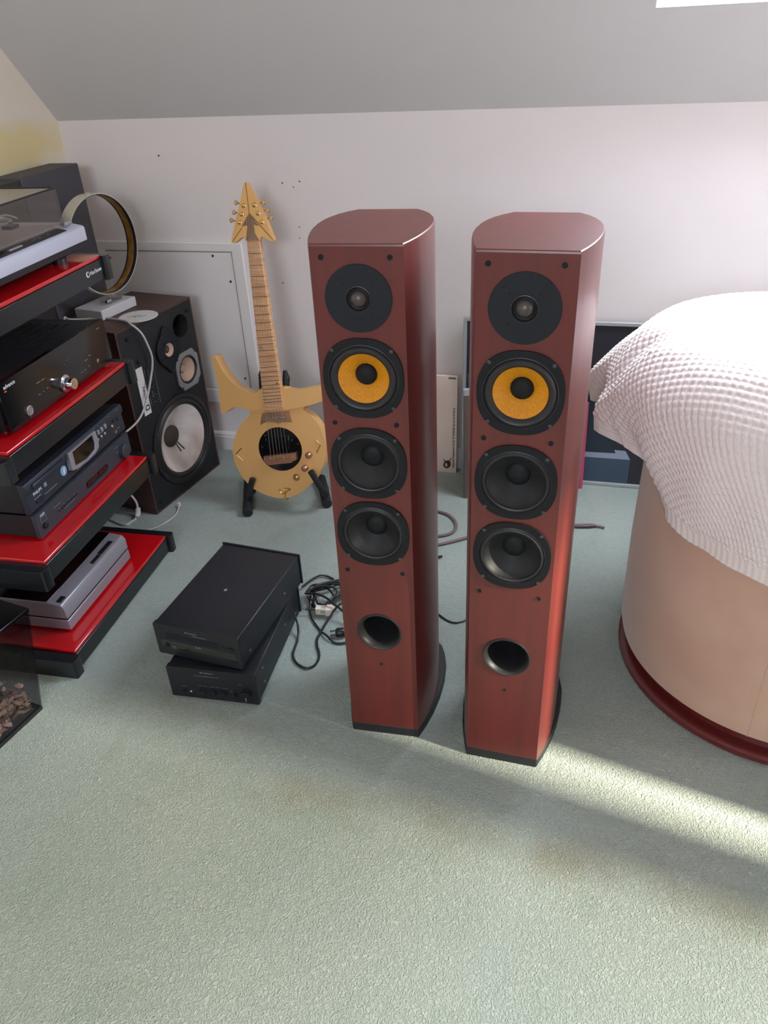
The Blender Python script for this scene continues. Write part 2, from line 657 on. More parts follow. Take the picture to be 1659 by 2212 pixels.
# skirting with a moulded top edge
bb = MB()
prof = [(YW, 0.0), (YW - 0.016, 0.0), (YW - 0.016, 0.052), (YW - 0.013, 0.058), (YW - 0.013, 0.063), (YW - 0.008, 0.068), (YW, 0.070)]
v = [(x, y, z) for x in (XG, XR) for (y, z) in prof]
n = len(prof)
bb.add(v, [(i, i + 1, i + 1 + n, i + n) for i in range(n - 1)])
struct('baseboard_back', bb, 'white_paint', sharp=20)
struct('baseboard_left', MB().box(XG, XG + 0.014, YB, YW, 0, 0.07), 'white_paint', bevel=0.004)

# the eaves hatch: surround, panel, screws
hatch = struct('trim_1', MB().prism([(XG + 0.02, 0.19), (-1.082, 0.19), (-1.082, 0.755), (XG + 0.02, 0.755)], YW - 0.014, YW + 0.002, 'xz', None,
                                    [[(XG + 0.07, 0.245), (-1.122, 0.245), (-1.122, 0.725), (XG + 0.07, 0.725)]]), 'white_paint', bevel=0.004)
obj('hatch_panel', MB().box(XG + 0.072, -1.1245, YW - 0.0105, YW, 0.247, 0.7225), 'white_paint', hatch, bevel=0.0008)
for (x, z) in ((-1.14, 0.63), (-1.19, 0.712), (-1.57, 0.70), (-1.14, 0.29)):
    obj('screw', MB().lathe([(0.0042, 0), (0.0042, 0.0015), (0.0, 0.002)], (x, YW - 0.0105, z), '-y', 10), 'dark_line', hatch)
for i, (x, z, r) in enumerate(((-1.324, 1.011, 0.0026), (-0.926, 0.930, 0.0022), (-0.870, 0.934, 0.0022), (-0.891, 0.918, 0.0018), (-0.885, 0.802, 0.0018), (-0.961, 0.627, 0.0022), (-0.888, 0.769, 0.0016))):
    nl = obj('nail', MB().lathe([(r, 0), (r, 0.002), (0, 0.003)], (x, YW, z), '-y', 8), 'dark_line')
    nl['kind'] = 'structure'
    nl.name = 'trim_%d' % (i + 2)

# ------------------------------------------------------------------ tower speakers
half = [(0.0, 0.0725), (0.02, 0.0795), (0.045, 0.0865), (0.075, 0.0925), (0.105, 0.0965), (0.135, 0.0975), (0.165, 0.0955), (0.19, 0.0905), (0.215, 0.0815), (0.237, 0.069), (0.255, 0.054)]


def outline(hp):
    return [(x, y) for (y, x) in hp] + [(-x, y) for (y, x) in reversed(hp)]


def cabinet_mesh():
    mb = MB()
    z0, z1 = 0.024, 1.044
    o = outline(half)
    k = len(o)
    cx, cy = 0.0, 0.12
    rings = [(1.0, z0), (1.0, z1 - 0.004), (0.993, z1 - 0.0012), (0.98, z1)]
    v = []
    for (s, z) in rings:
        v += [(cx + (x - cx) * s, (cy + (y - cy) * s), z) for (x, y) in o]
    f = []
    for r in range(len(rings) - 1):
        for i in range(k - 1):                       # the front (between last and first) is closed below
            f.append((r * k + i, r * k + i + 1, (r + 1) * k + i + 1, (r + 1) * k + i))
        if r > 0:
            f.append((r * k + k - 1, r * k, (r + 1) * k, (r + 1) * k + k - 1))
    f.append(tuple(3 * k + i for i in range(k)))
    f.append(tuple(reversed(range(k))))
    mb.add(v, f)
    holes = [circle(0, 0.831, 0.060, 40), circle(0, 0.674, 0.060, 40), circle(0, 0.528, 0.060, 40), circle(0, 0.962, 0.022, 24), circle(0, 0.292, 0.042, 32)]
    loops = [[(-0.0725, z0), (0.0725, z0), (0.0725, z1 - 0.004), (-0.0725, z1 - 0.004)]] + holes
    tri = tessellate_polygon([[Vector((p[0], p[1], 0)) for p in lp] for lp in loops])
    flat = [p for lp in loops for p in lp]
    mb.add([(p[0], 0.0, p[1]) for p in flat], [tuple(t) for t in tri])
    return mb


def driver(parent, z, kind):
    d = MB().prism(circle(0, z, 0.0672, 56, 2.35, 0.0688), -0.0035, 0.004, 'xz', None, [circle(0, z, 0.0585, 56)])
    fr = obj('driver_frame', d, 'driver_black', parent, bevel=0.0012)
    s = MB()
    if kind == 'mid':
        s.lathe([(0.0590, 0.0), (0.0588, 0.0032), (0.0570, 0.0042), (0.0555, 0.0022), (0.0535, 0.0060), (0.0505, 0.0078), (0.0475, 0.0066), (0.0445, 0.0030), (0.0425, 0.0005)], (0, 0, z), '-y', 56)
        obj('surround', s, 'rubber', fr)
        c = MB().lathe([(0.0428, 0.0008), (0.037, -0.005), (0.029, -0.012), (0.021, -0.019), (0.016, -0.0235)], (0, 0, z), '-y', 56)
        obj('yellow_cone', c, 'cone_yellow', fr, label='yellow woven speaker cone')
        c = MB().lathe([(0.0184, -0.0225), (0.0182, -0.0195), (0.0160, -0.0160), (0.011, -0.0134), (0.004, -0.0122), (0.0, -0.0120)], (0, 0, z), '-y', 40)
        obj('dust_cap', c, 'driver_black', fr)
    else:
        s.lathe([(0.0590, 0.0), (0.0588, 0.0028), (0.0572, 0.0036), (0.0560, 0.0016), (0.0545, 0.0030), (0.0525, 0.0044), (0.0502, 0.0034), (0.0488, 0.0)], (0, 0, z), '-y', 56)
        obj('surround', s, 'rubber', fr)
        c = MB().lathe([(0.0490, 0.0002), (0.047, -0.003), (0.040, -0.010), (0.030, -0.020), (0.0205, -0.029), (0.0195, -0.029)], (0, 0, z), '-y', 56)
        obj('cone', c, 'cone_black', fr)
        c = MB().lathe([(0.0206, -0.0290), (0.0190, -0.0272), (0.013, -0.0246), (0.007, -0.0234), (0.0, -0.0230)], (0, 0, z), '-y', 40)
        obj('dust_cap', c, 'cap_black', fr)
    for (sx, sz) in ((1, 1), (-1, 1), (1, -1), (-1, -1)):
        obj('screw', MB().lathe([(0.0032, 0.0036), (0.0030, 0.0048), (0.0012, 0.0050), (0.0008, 0.0042), (0.0, 0.0042)], (sx * 0.0485, 0, z + sz * 0.0490), '-y', 10), 'screw', fr)
    return fr


def make_tower():
    t = thing('tower_speaker', 'cherry wood tower speaker with yellow cone, left of the two, nearer the gold guitar', 'speaker',
              (-0.3385, 1.1245, 0), 2.76, 'pair of cherry tower speakers')
    obj('cabinet', cabinet_mesh(), 'cherry', t, sharp=30)
    pl = [(0.0, 0.0735), (0.03, 0.084), (0.07, 0.095), (0.12, 0.1035), (0.17, 0.107), (0.215, 0.105), (0.25, 0.097), (0.275, 0.087), (0.29, 0.074)]
    obj('plinth', MB().prism(outline([(y - 0.0, x) for (y, x) in pl]), 0.0, 0.0235), 'black_wood', t, bevel=0.002)
    # tweeter
    tw = obj('tweeter_plate', MB().prism(circle(0, 0.962, 0.0530, 64), -0.0022, 0.003, 'xz', None, [circle(0, 0.962, 0.0205, 48)]), 'plate_black', t, bevel=0.0006)
    obj('tweeter_waveguide', MB().lathe([(0.0208, 0.001), (0.0204, 0.0030), (0.0190, 0.0034), (0.0178, 0.0015), (0.0172, -0.002), (0.0150, -0.0035), (0.0128, -0.002)], (0, 0, 0.962), '-y', 48), 'rubber', tw)
    obj('dome', MB().lathe([(0.0132, -0.003), (0.0127, 0.0005), (0.0110, 0.0040), (0.0080, 0.0068), (0.0040, 0.0084), (0.0, 0.0088)], (0, 0, 0.962), '-y', 40), 'dome', tw)
    for a in (45, 135, 225, 315):
        for r in (0.031, 0.043):
            if r > 0.04 and a in (225,):
                continue
            obj('screw', MB().lathe([(0.0018, 0.002), (0.0018, 0.0026), (0.0008, 0.0021), (0, 0.0021)], (r * math.cos(R(a)), 0, 0.962 + r * math.sin(R(a))), '-y', 8), 'driver_black', tw)
    driver(t, 0.831, 'mid')
    driver(t, 0.674, 'bass')
    driver(t, 0.528, 'bass')
    obj('reflex_port', MB().lathe([(0.0455, 0.0), (0.0452, 0.0022), (0.0435, 0.0028), (0.0405, 0.0008), (0.0375, -0.006), (0.0355, -0.016), (0.035, -0.09)], (0, 0, 0.292), '-y', 48, cap1=True), 'rubber', t)
    for (x, z) in ((-0.0545, 1.0245), (0.0515, 1.0245), (-0.0545, 0.7505), (0.0515, 0.7505), (-0.0545, 0.4415), (0.0515, 0.4415), (0.0, 0.2055)):
        k = 1.0 if z > 0.3 else 0.75
        so = obj('grille_socket', MB().lathe([(0.0044 * k, -0.001), (0.0044 * k, 0.0009), (0.0034 * k, 0.0012), (0.0026 * k, 0.0003)], (x, 0, z), '-y', 16), 'plate_black', t)
        obj('socket_hole', MB().lathe([(0.0030 * k, 0.0003), (0.0, 0.0002)], (x, 0, z), '-y', 12), 'hole', so)
    return t


tower = make_tower()
dup(tower, (-0.0840, 1.1015, 0), -1.96, 'cherry wood tower speaker with yellow cone, right of the two, nearer the blanket-covered drum', 'pair of cherry tower speakers')

# ------------------------------------------------------------------ vintage three-way speaker
vs = thing('vintage_speaker', 'walnut box speaker with black front and large white woofer, behind the red-shelved rack', 'speaker', (-1.294, 1.866, 0), 80.5)
W, H, D = 0.363, 0.612, 0.236
obj('cabinet', MB().prism([(0, 0), (W, 0), (W, H), (0, H)], 0.0, D, 'xz', None, [[(0.006, 0.006), (W - 0.006, 0.006), (W - 0.006, H - 0.006), (0.006, H - 0.006)]]), 'walnut', vs, smooth=False)
obj('rear_panel', MB().box(0.004, W - 0.004, D - 0.012, D, 0.004, H - 0.004), 'walnut', vs, smooth=False)
ba = MB().prism([(0.006, 0.006), (W - 0.006, 0.006), (W - 0.006, H - 0.006), (0.006, H - 0.006)], 0.001, 0.016, 'xz', None,
                [circle(0.197, 0.185, 0.136, 56), circle(0.284, 0.395, 0.046, 40), circle(0.291, 0.54, 0.036, 32)])
obj('baffle', ba, 'baffle', vs, smooth=False)
wf = obj('woofer_frame', MB().lathe([(0.152, -0.002), (0.152, 0.004), (0.147, 0.0055), (0.139, 0.0055), (0.135, 0.002), (0.130, 0.006), (0.124, 0.0085), (0.118, 0.006), (0.114, 0.0)], (0.197, 0, 0.185), '-y', 64), 'rubber', vs)
prof = [(0.1145, 0.0008)]
for i in range(1, 13):                                    # concentric ribs pressed into the paper cone
    r = 0.1145 - 0.0065 * i
    h = -0.0042 * i
    prof += [(r + 0.0022, h + 0.0022), (r, h)]
obj('white_cone', MB().lathe(prof, (0.197, 0, 0.185), '-y', 64), 'cone_white', wf, sharp=70)
obj('dust_cap', MB().lathe([(0.0385, -0.052), (0.037, -0.046), (0.028, -0.040), (0.015, -0.036), (0.0, -0.035)], (0.197, 0, 0.185), '-y', 40), 'dust_grey', wf)
for (dx, dz) in ((0.002, -0.036), (0.012, -0.036)):
    obj('lead_wire', MB().tube([(0.197 + dx, 0.038, 0.185 + dz + 0.01), (0.197 + dx * 1.4, 0.028, 0.185 + dz - 0.006), (0.197 + dx * 1.8, 0.022, 0.185 + dz - 0.018)], 0.0022, 6), 'dust_grey', wf)
for a in (30, 150, 210, 330):
    obj('screw', MB().lathe([(0.004, 0.0055), (0.003, 0.008), (0, 0.008)], (0.197 + 0.1435 * math.cos(R(a)), 0, 0.185 + 0.1435 * math.sin(R(a))), '-y', 10), 'screw', wf)
oc = []
for (x, z) in ((-1, -0.58), (-0.62, -1), (0.62, -1), (1, -0.58), (1, 0.58), (0.62, 1), (-0.62, 1), (-1, 0.58)):
    oc.append((0.284 + x * 0.058, 0.396 + z * 0.061))
mf = obj('midrange_frame', MB().prism(oc, -0.006, 0.001, 'xz', None, [circle(0.284, 0.396, 0.0465, 40)]), 'alu', vs, bevel=0.0015)
obj('surround', MB().lathe([(0.047, 0.005), (0.044, 0.0065), (0.041, 0.003), (0.039, 0.0)], (0.284, 0, 0.396), '-y', 40), 'rubber', mf)
obj('cone', MB().lathe([(0.0395, 0.0), (0.030, -0.008), (0.020, -0.016), (0.0135, -0.021)], (0.284, 0, 0.396), '-y', 40), 'cone_tan', mf)
obj('dust_cap', MB().lathe([(0.0140, -0.0215), (0.0125, -0.0165), (0.007, -0.0135), (0, -0.0125)], (0.284, 0, 0.396), '-y', 32), 'cone_tan', mf)
obj('cap_ring', MB().lathe([(0.0150, -0.0205), (0.0150, -0.0190), (0.0138, -0.0185)], (0.284, 0, 0.396), '-y', 32), 'dust_grey', mf)
for (x, z) in ((-0.045, -0.048), (0.045, -0.048), (0.045, 0.048), (-0.045, 0.048)):
    obj('screw', MB().lathe([(0.0035, 0.006), (0.003, 0.0078), (0, 0.0078)], (0.284 + x, 0, 0.396 + z), '-y', 8), 'screw', mf)
lens = []
for i in range(48):
    a = 2 * PI * i / 48
    r = 0.0545 + 0.022 * max(0.0, math.cos(2 * (a - PI / 2))) ** 6
    lens.append((0.2065 + r * math.cos(a), 0.491 + r * math.sin(a)))
tp_ = obj('tweeter_plate', MB().prism(lens, -0.009, 0.001, 'xz', None, [circle(0.2065, 0.491, 0.021, 32)]), 'plate_black', vs, bevel=0.003)
obj('cone', MB().lathe([(0.0213, 0.0085), (0.019, 0.006), (0.011, -0.002), (0.0085, -0.003)], (0.2065, 0, 0.491), '-y', 32), 'cone_tan', tp_)
obj('dust_cap', MB().lathe([(0.0088, -0.0035), (0.0075, 0.0005), (0.004, 0.0025), (0, 0.003)], (0.2065, 0, 0.491), '-y', 24), 'dust_grey', tp_)
obj('reflex_port', MB().lathe([(0.0372, -0.0005), (0.0365, 0.0005), (0.0355, -0.002), (0.035, -0.12)], (0.291, 0, 0.54), '-y', 40, cap1=True), 'hole', vs)
for (x, z) in ((0.335, 0.575), (0.045, 0.578), (0.07, 0.50), (0.34, 0.035), (0.03, 0.032)):
    obj('grille_peg', MB().lathe([(0.006, 0), (0.006, 0.003), (0.004, 0.005), (0, 0.005)], (x, 0.001, z), '-y', 12), 'plate_black', vs)
lb = obj('name_label', MB().box(0.046, 0.078, -0.0012, 0.001, 0.332, 0.483), 'white_paper', vs, label='white strip label with lettering')
text('lettering', 'Century', 0.017, (0.069, -0.0014, 0.367), lb, 'ink', 90)
obj('logo_square', MB().prism([(0.055, 0.346), (0.074, 0.346), (0.074, 0.363), (0.055, 0.363)], -0.0016, -0.0012, 'xz', None, [[(0.0588, 0.350), (0.0702, 0.350), (0.0702, 0.359), (0.0588, 0.359)]]), 'ink', lb, smooth=False)
mk = MB()
for (x, z0, z1) in ((0.086, 0.442, 0.468), (0.099, 0.44, 0.47), (0.086, 0.352, 0.382), (0.101, 0.36, 0.395), (0.128, 0.345, 0.475)):
    mk.box(x, x + 0.0012, -0.0003, 0.001, z0, z1)
for (cx, cz) in ((0.106, 0.418), (0.109, 0.368)):
    for k in range(7):
        a = R(40 + 280 * k / 6)
        mk.box(cx + 0.013 * math.cos(a) - 0.0012, cx + 0.013 * math.cos(a) + 0.0012, -0.0003, 0.001, cz + 0.013 * math.sin(a) - 0.0012, cz + 0.013 * math.sin(a) + 0.0012)
obj('dial_marks', mk, 'grey_print', vs, smooth=False)
for z in (0.418, 0.368):
    obj('level_dial', MB().lathe([(0.0085, 0), (0.0085, 0.0012), (0.007, 0.002), (0, 0.002)], (0.1075, 0.001, z), '-y', 20), 'baffle', vs)

# things lying on that speaker
disc = obj('paper_disc', MB().lathe([(0.0, 0.0), (0.058, 0.0), (0.058, 0.0012), (0.006, 0.0012), (0.0, 0.0012)], (0, 0, 0), 'z', 48), 'white_paper', loc=(-1.300, 2.015, 0.6125))
tag(disc, 'thin white disc with a faint drawing lying on top of the walnut speaker', 'disc')
sc_ = MB()
sc_.tube([(-0.028, -0.012, 0.0014), (-0.018, -0.004, 0.0014), (-0.005, -0.008, 0.0014), (0.012, 0.0, 0.0014), (0.02, 0.012, 0.0014)], 0.0009, 5)
sc_.tube([(0.012 * math.cos(a / 3) - 0.002, 0.009 * math.sin(a / 3) - 0.002, 0.0014) for a in range(0, 15)], 0.0008, 5)
obj('drawing', sc_, 'grey_print', disc)

an = thing('loop_antenna', 'clear hoop antenna with gold winding on a white base, on top of the walnut speaker', 'antenna', (-1.294, 1.866, 0.6125), 80.5)
obj('base', MB().box(0.080, 0.236, 0.108, 0.212, 0.0, 0.030), 'white_plastic', an, bevel=0.003)
NR = 72


def ring(name, r0, r1, y0, y1, m, parent, cx, cz, skip=None):
    mb = MB()
    v, f = [], []
    for i in range(NR):
        a = 2 * PI * i / NR
        for (r, y) in ((r0, y0), (r1, y0), (r1, y1), (r0, y1)):
            v.append((cx + r * math.cos(a), y, cz + r * math.sin(a)))
    for i in range(NR):
        j = (i + 1) % NR
        for k in range(4):
            l = (k + 1) % 4
            f.append((4 * i + k, 4 * i + l, 4 * j + l, 4 * j + k))
    return obj(name, mb.add(v, f), m, parent)


AX, AZ, AY = 0.182, 0.196, 0.150
ring('hoop', 0.1392, 0.142, AY - 0.019, AY + 0.019, 'hoop_beige', an, AX, AZ)
ring('lining', 0.1378, 0.1391, AY - 0.0188, AY + 0.0188, 'winding_dark', an, AX, AZ)
ring('winding', 0.1366, 0.1379, AY - 0.008, AY + 0.012, 'winding', an, AX, AZ)
obj('bracket', MB().box(AX - 0.035, AX + 0.02, AY - 0.022, AY + 0.022, 0.03, 0.055), 'clear_plastic', an, bevel=0.003)
obj('terminal', MB().lathe([(0.004, 0), (0.005, 0.01), (0.004, 0.02), (0, 0.021)], (AX - 0.05, AY - 0.02, 0.04), 'x', 12), 'chrome', an)
wc = obj('antenna_cable', MB().tube(spline([(-1.39, 1.79, 0.62), (-1.44, 1.86, 0.652), (-1.475, 1.93, 0.625), (-1.445, 1.962, 0.617), (-1.385, 1.975, 0.617), (-1.315, 1.958, 0.618), (-1.275, 1.927, 0.62), (-1.260, 1.945, 0.59),
                                            (-1.256, 1.960, 0.55), (-1.255, 1.968, 0.495), (-1.261, 1.936, 0.43), (-1.268, 1.899, 0.378), (-1.276, 1.855, 0.345), (-1.300, 1.80, 0.325), (-1.35, 1.74, 0.30)], 8), 0.0032, 8), 'cable_white')
tag(wc, 'white flat cable curling over the walnut speaker front from the hoop antenna', 'cable')

# tall grey speaker against the end wall
ts = thing('tall_speaker', 'tall dark grey flat cabinet standing against the yellowish end wall behind the rack', 'cabinet', (-1.531, 2.23, 0), 0)
obj('body', MB().box(-0.10, 0.0, -0.275, 0.0, 0.0, 1.01), 'panel_grey', ts, bevel=0.004)
obj('side_panel', MB().prism([(-0.10, -0.275), (-0.004, -0.275), (-0.01, -0.40), (-0.02, -0.62), (-0.10, -0.62)], 0.0, 1.005), 'panel_brown', ts, bevel=0.003)

# ------------------------------------------------------------------ hi-fi rack
KR = 92.5
KO = Vector((-1.124, 1.132, 0))
rk = thing('hifi_rack', 'black four-tier hi-fi rack with glossy red glass shelves by the end wall', 'rack', KO, KR)
KD = 0.375
for (zt, h) in ((0.060, 0.05), (0.329, 0.05), (0.606, 0.05), (0.880, 0.05)):
    top = zt - 0.009
    bot = max(top - h, 0.004 if zt < 0.1 else 0)
    for (u0, u1) in ((0.004, 0.036), (0.546, 0.572)):
        obj('side_bar', MB().prism(rrect(u0, u1, -0.008, KD, 0.006), bot - (0.002 if zt > 0.1 else 0.004), top + (0.006 if u0 > 0.5 else 0.001)), 'rack_black', rk, bevel=0.003)
    fb = obj('front_bar', MB().box(0.036, 0.546, 0.002, 0.03, bot + 0.002, top - 0.0005), 'rack_black', rk, bevel=0.0015)
    obj('back_bar', MB().box(0.036, 0.546, KD - 0.03, KD - 0.005, bot + 0.004, top - 0.001), 'rack_black', rk, bevel=0.0015)
    obj('glass_shelf', MB().box(0.037, 0.545, 0.004, KD - 0.004, top, zt), 'red_glass', rk, bevel=0.0022, label='glossy red glass shelf')
    if zt > 0.8:
        text('lettering', 'NorStone', 0.013, (0.484, 0.0015, 0.8465), fb)
        obj('logo_mark', MB().prism(circle(0.474, 0.851, 0.0068, 24), 0.001, 0.002, 'xz', None, [circle(0.4755, 0.8515, 0.0048, 20)]), 'white_print', fb)
for (u, d) in ((0.12, 0.345), (0.46, 0.345)):
    obj('post', MB().lathe([(0.019, 0.012), (0.019, 0.86)], (u, d, 0), 'z', 24), 'rack_black', rk)

# turntable, top shelf
tt = thing('turntable', 'silver-fronted turntable under a smoked dust cover on the top red shelf', 'turntable', KO + Vector((0, 0, 0.880)), KR)
obj('plinth', MB().prism([(0.035, 0.018), (0.335, 0.018), (0.335, 0.034), (0.035, 0.034)], 0.06, 0.548, 'xy', Matrix(((0, 0, 1, 0), (1, 0, 0, 0), (0, 1, 0, 0), (0, 0, 0, 1)))), 'satin_black', tt, bevel=0.002)
obj('front_fascia', MB().prism([(0.030, 0.034), (0.030, 0.062), (0.032, 0.065), (0.036, 0.067), (0.072, 0.074), (0.340, 0.074), (0.340, 0.034)], 0.05, 0.552, 'xy', Matrix(((0, 0, 1, 0), (1, 0, 0, 0), (0, 1, 0, 0), (0, 0, 0, 1)))), 'fascia', tt, bevel=0.001)
obj('control_strip', MB().prism([(0.0385, 0.0676), (0.066, 0.0732), (0.066, 0.0745), (0.0385, 0.0690)], 0.06, 0.49, 'xy', Matrix(((0, 0, 1, 0), (1, 0, 0, 0), (0, 1, 0, 0), (0, 0, 0, 1)))), 'satin_black', tt)
for (a, b) in ((0.285, 0.33), (0.20, 0.24)):
    obj('button', MB().box(a, b, 0.046, 0.053, 0.070, 0.0735), 'silver_paint', tt, bevel=0.0008)
for a in (0.375, 0.395, 0.43):
    obj('marking', MB().box(a, a + 0.012, 0.051, 0.053, 0.0716, 0.0722), 'grey_print', tt)
obj('hinge_stop', MB().box(0.502, 0.535, 0.048, 0.062, 0.074, 0.082), 'alu', tt, bevel=0.002)
obj('deck_plate', MB().box(0.062, 0.50, 0.074, 0.335, 0.0742, 0.0775), 'silver_paint', tt, bevel=0.001)
pl = obj('platter', MB().lathe([(0.150, 0.0), (0.150, 0.014), (0.146, 0.018), (0.04, 0.018), (0.0, 0.0185)], (0.215, 0.195, 0.0775), 'z', 64), 'alu', tt)
obj('record_mat', MB().lathe([(0.142, 0.0), (0.142, 0.003), (0.02, 0.003), (0.003, 0.003), (0.003, 0.010), (0.0, 0.010)], (0.215, 0.195, 0.0957), 'z', 64), 'satin_black', pl)
arm = obj('tonearm_base', MB().lathe([(0.030, 0), (0.030, 0.012), (0.022, 0.014), (0.022, 0.030), (0.016, 0.034), (0.0, 0.034)], (0.432, 0.255, 0.0775), 'z', 32), 'alu', tt)
obj('tonearm', MB().tube([(0.432, 0.30, 0.118), (0.432, 0.255, 0.117), (0.425, 0.17, 0.112), (0.40, 0.11, 0.108), (0.375, 0.095, 0.106)], 0.0048, 10), 'chrome', arm)
obj('counterweight', MB().tube([(0.432, 0.285, 0.118), (0.432, 0.315, 0.118)], 0.014, 20), 'chrome', arm)
obj('headshell', MB().box(0.355, 0.383, 0.08, 0.105, 0.098, 0.106), 'satin_black', arm, bevel=0.001)
obj('cueing_lever', MB().tube(spline([(0.455, 0.20, 0.078), (0.458, 0.19, 0.10), (0.462, 0.165, 0.108), (0.466, 0.14, 0.10)], 5), 0.0025, 8), 'chrome', arm)
cv = MB()
x0, x1, y0, y1, z0, z1 = 0.062, 0.500, 0.046, 0.333, 0.0776, 0.160
cv.add([(x0, y0, z0), (x1, y0, z0), (x1, y0, z1), (x0, y0, z1)], [(0, 1, 2, 3)])
cv.add([(x0, y1, z0), (x1, y1, z0), (x1, y1, z1), (x0, y1, z1)], [(0, 1, 2, 3)])
cv.add([(x0, y0, z0), (x0, y1, z0), (x0, y1, z1), (x0, y0, z1)], [(0, 1, 2, 3)])
cv.add([(x1, y0, z0), (x1, y1, z0), (x1, y1, z1), (x1, y0, z1)], [(0, 1, 2, 3)])
cv.add([(x0, y0, z1), (x1, y0, z1), (x1, y1, z1), (x0, y1, z1)], [(0, 1, 2, 3)])
co = obj('dust_cover', cv, 'smoke', tt, smooth=False)
so = co.modifiers.new('solid', 'SOLIDIFY')
so.thickness = 0.003
obj('cover_edge', MB().tube([(x0, y0, z1), (x1, y0, z1), (x1, y1, z1)], 0.0022, 6), 'satin_black', co)
for (u, d) in ((0.085, 0.06), (0.465, 0.06), (0.085, 0.30), (0.465, 0.30)):
    obj('foot', MB().lathe([(0.017, 0.0), (0.017, 0.012), (0.012, 0.019)], (u, d, 0.0), 'z', 20, cap0=True), 'satin_black', tt)

# black amplifier, third shelf from the floor
am = thing('amplifier', 'gloss black amplifier with silver volume knob on the second red shelf from the top', 'amplifier', KO + Vector((0, 0, 0.606)), KR)
obj('front_panel', MB().prism(rrect(0.104, 0.540, 0.008, 0.118, 0.006), 0.033, 0.045, 'xz'), 'gloss_black', am, bevel=0.0012)
obj('case', MB().box(0.108, 0.536, 0.045, 0.345, 0.010, 0.114), 'satin_black', am, bevel=0.001)
vt = MB()
for row in range(7):
    d = 0.10 + 0.026 * row
    for k in range(14):
        u = 0.33 + 0.0125 * k
        vt.box(u, u + 0.006, d, d + 0.014, 0.1141, 0.1147)
for k in range(16):
    u = 0.20 + 0.006 * k
    vt.box(u, u + 0.0025, 0.14, 0.16, 0.1141, 0.1147)
vo = obj('vent_slots', vt, 'hole', am, smooth=False)
vo['kind'] = 'stuff'
kn = obj('volume_knob', MB().lathe([(0.0205, 0.0), (0.0205, 0.005), (0.0195, 0.006), (0.0140, 0.008), (0.0138, 0.026), (0.0128, 0.0275), (0.0, 0.0278)], (0.320, 0.033, 0.034), '-y', 48), 'chrome', am)
pb = obj('power_button', MB().lathe([(0.0118, 0.0), (0.0118, 0.0035), (0.0095, 0.0042), (0.0085, 0.003), (0.0, 0.003)], (0.175, 0.033, 0.030), '-y', 32), 'chrome', am)
obj('button_face', MB().lathe([(0.0083, 0.0030), (0.0083, 0.0036), (0.0, 0.0040)], (0.175, 0.033, 0.030), '-y', 24), 'silver', pb)
obj('headphone_socket', MB().lathe([(0.005, 0.0), (0.005, 0.0012), (0.003, 0.0015), (0.0028, 0.0004), (0, 0.0004)], (0.473, 0.033, 0.031), '-y', 16), 'chrome', am)
text('lettering', 'advance', 0.0125, (0.120, 0.0327, 0.102), am)
obj('logo_mark', MB().box(0.120, 0.128, 0.0326, 0.033, 0.0955, 0.0985), 'red_print', am)
mk = MB()
for (u, z, w) in ((0.225, 0.072, 0.014), (0.243, 0.0715, 0.013), (0.222, 0.046, 0.006), (0.240, 0.0465, 0.003), (0.255, 0.048, 0.005), (0.42, 0.05, 0.012), (0.44, 0.055, 0.01), (0.395, 0.03, 0.006), (0.41, 0.03, 0.006), (0.43, 0.032, 0.006),
                  (0.34, 0.072, 0.0015), (0.35, 0.078, 0.0015), (0.36, 0.08, 0.0015), (0.50, 0.102, 0.014), (0.176, 0.013, 0.002), (0.473, 0.016, 0.002)):
    mk.box(u, u + w, 0.0326, 0.033, z, z + 0.0016)
obj('markings', mk, 'grey_print', am, smooth=False)
for (u, d) in ((0.14, 0.075), (0.50, 0.075), (0.14, 0.31), (0.50, 0.31)):
    obj('foot', MB().lathe([(0.016, 0.0), (0.017, 0.0102)], (u, d, 0), 'z', 20, cap0=True), 'rack_black', am)
sb = thing('small_box', 'small black box at the near end of the shelf beside the gloss black amplifier', 'box', KO + Vector((0, 0, 0.606)), KR)
obj('case', MB().box(0.030, 0.088, 0.075, 0.20, 0.002, 0.058), 'satin_black', sb, bevel=0.003)
obj('foot_strip', MB().box(0.034, 0.084, 0.080, 0.195, 0.0, 0.003), 'silver', sb)

# grey amplifier and the recorder on it
na = thing('amplifier', 'dark grey amplifier under the disc recorder, second red shelf from the floor', 'amplifier', KO + Vector((0, 0, 0.329)), KR)
na.name = 'amplifier.001'
NX = Matrix.Identity(4)
WN = rrect(0.325, 0.438, 0.014, 0.034, 0.0098, 6)
obj('front_panel', MB().prism(rrect(0.114, 0.562, -0.004 + 0.0075, 0.066, 0.002), 0.058, 0.068, 'xz', None, [WN]), 'nad_grey', na, bevel=0.001)
obj('case', MB().box(0.117, 0.559, 0.068, 0.345, 0.006, 0.064), 'satin_black', na, bevel=0.001)
wn = obj('window', MB().prism(WN, 0.061, 0.0675, 'xz'), 'screen', na)
for (a, b) in ((0.335, 0.372), (0.392, 0.428)):
    obj('window_bar', MB().prism(rrect(a, b, 0.018, 0.030, 0.005), 0.0595, 0.0615, 'xz'), 'gloss_black', wn)
obj('volume_knob', MB().lathe([(0.0195, 0), (0.0195, 0.012), (0.018, 0.014), (0.0, 0.0143)], (0.518, 0.058, 0.028), '-y', 40), 'nad_grey', na)
obj('power_button', MB().lathe([(0.007, 0), (0.007, 0.006), (0.0055, 0.007), (0, 0.007)], (0.138, 0.058, 0.028), '-y', 20), 'satin_black', na)
for i in range(8):
    obj('button', MB().box(0.199 + 0.011 * i, 0.204 + 0.011 * i, 0.055, 0.059, 0.028, 0.031), 'satin_black', na, bevel=0.0006)
text('lettering', 'NAD', 0.0085, (0.132, 0.0577, 0.053), na)
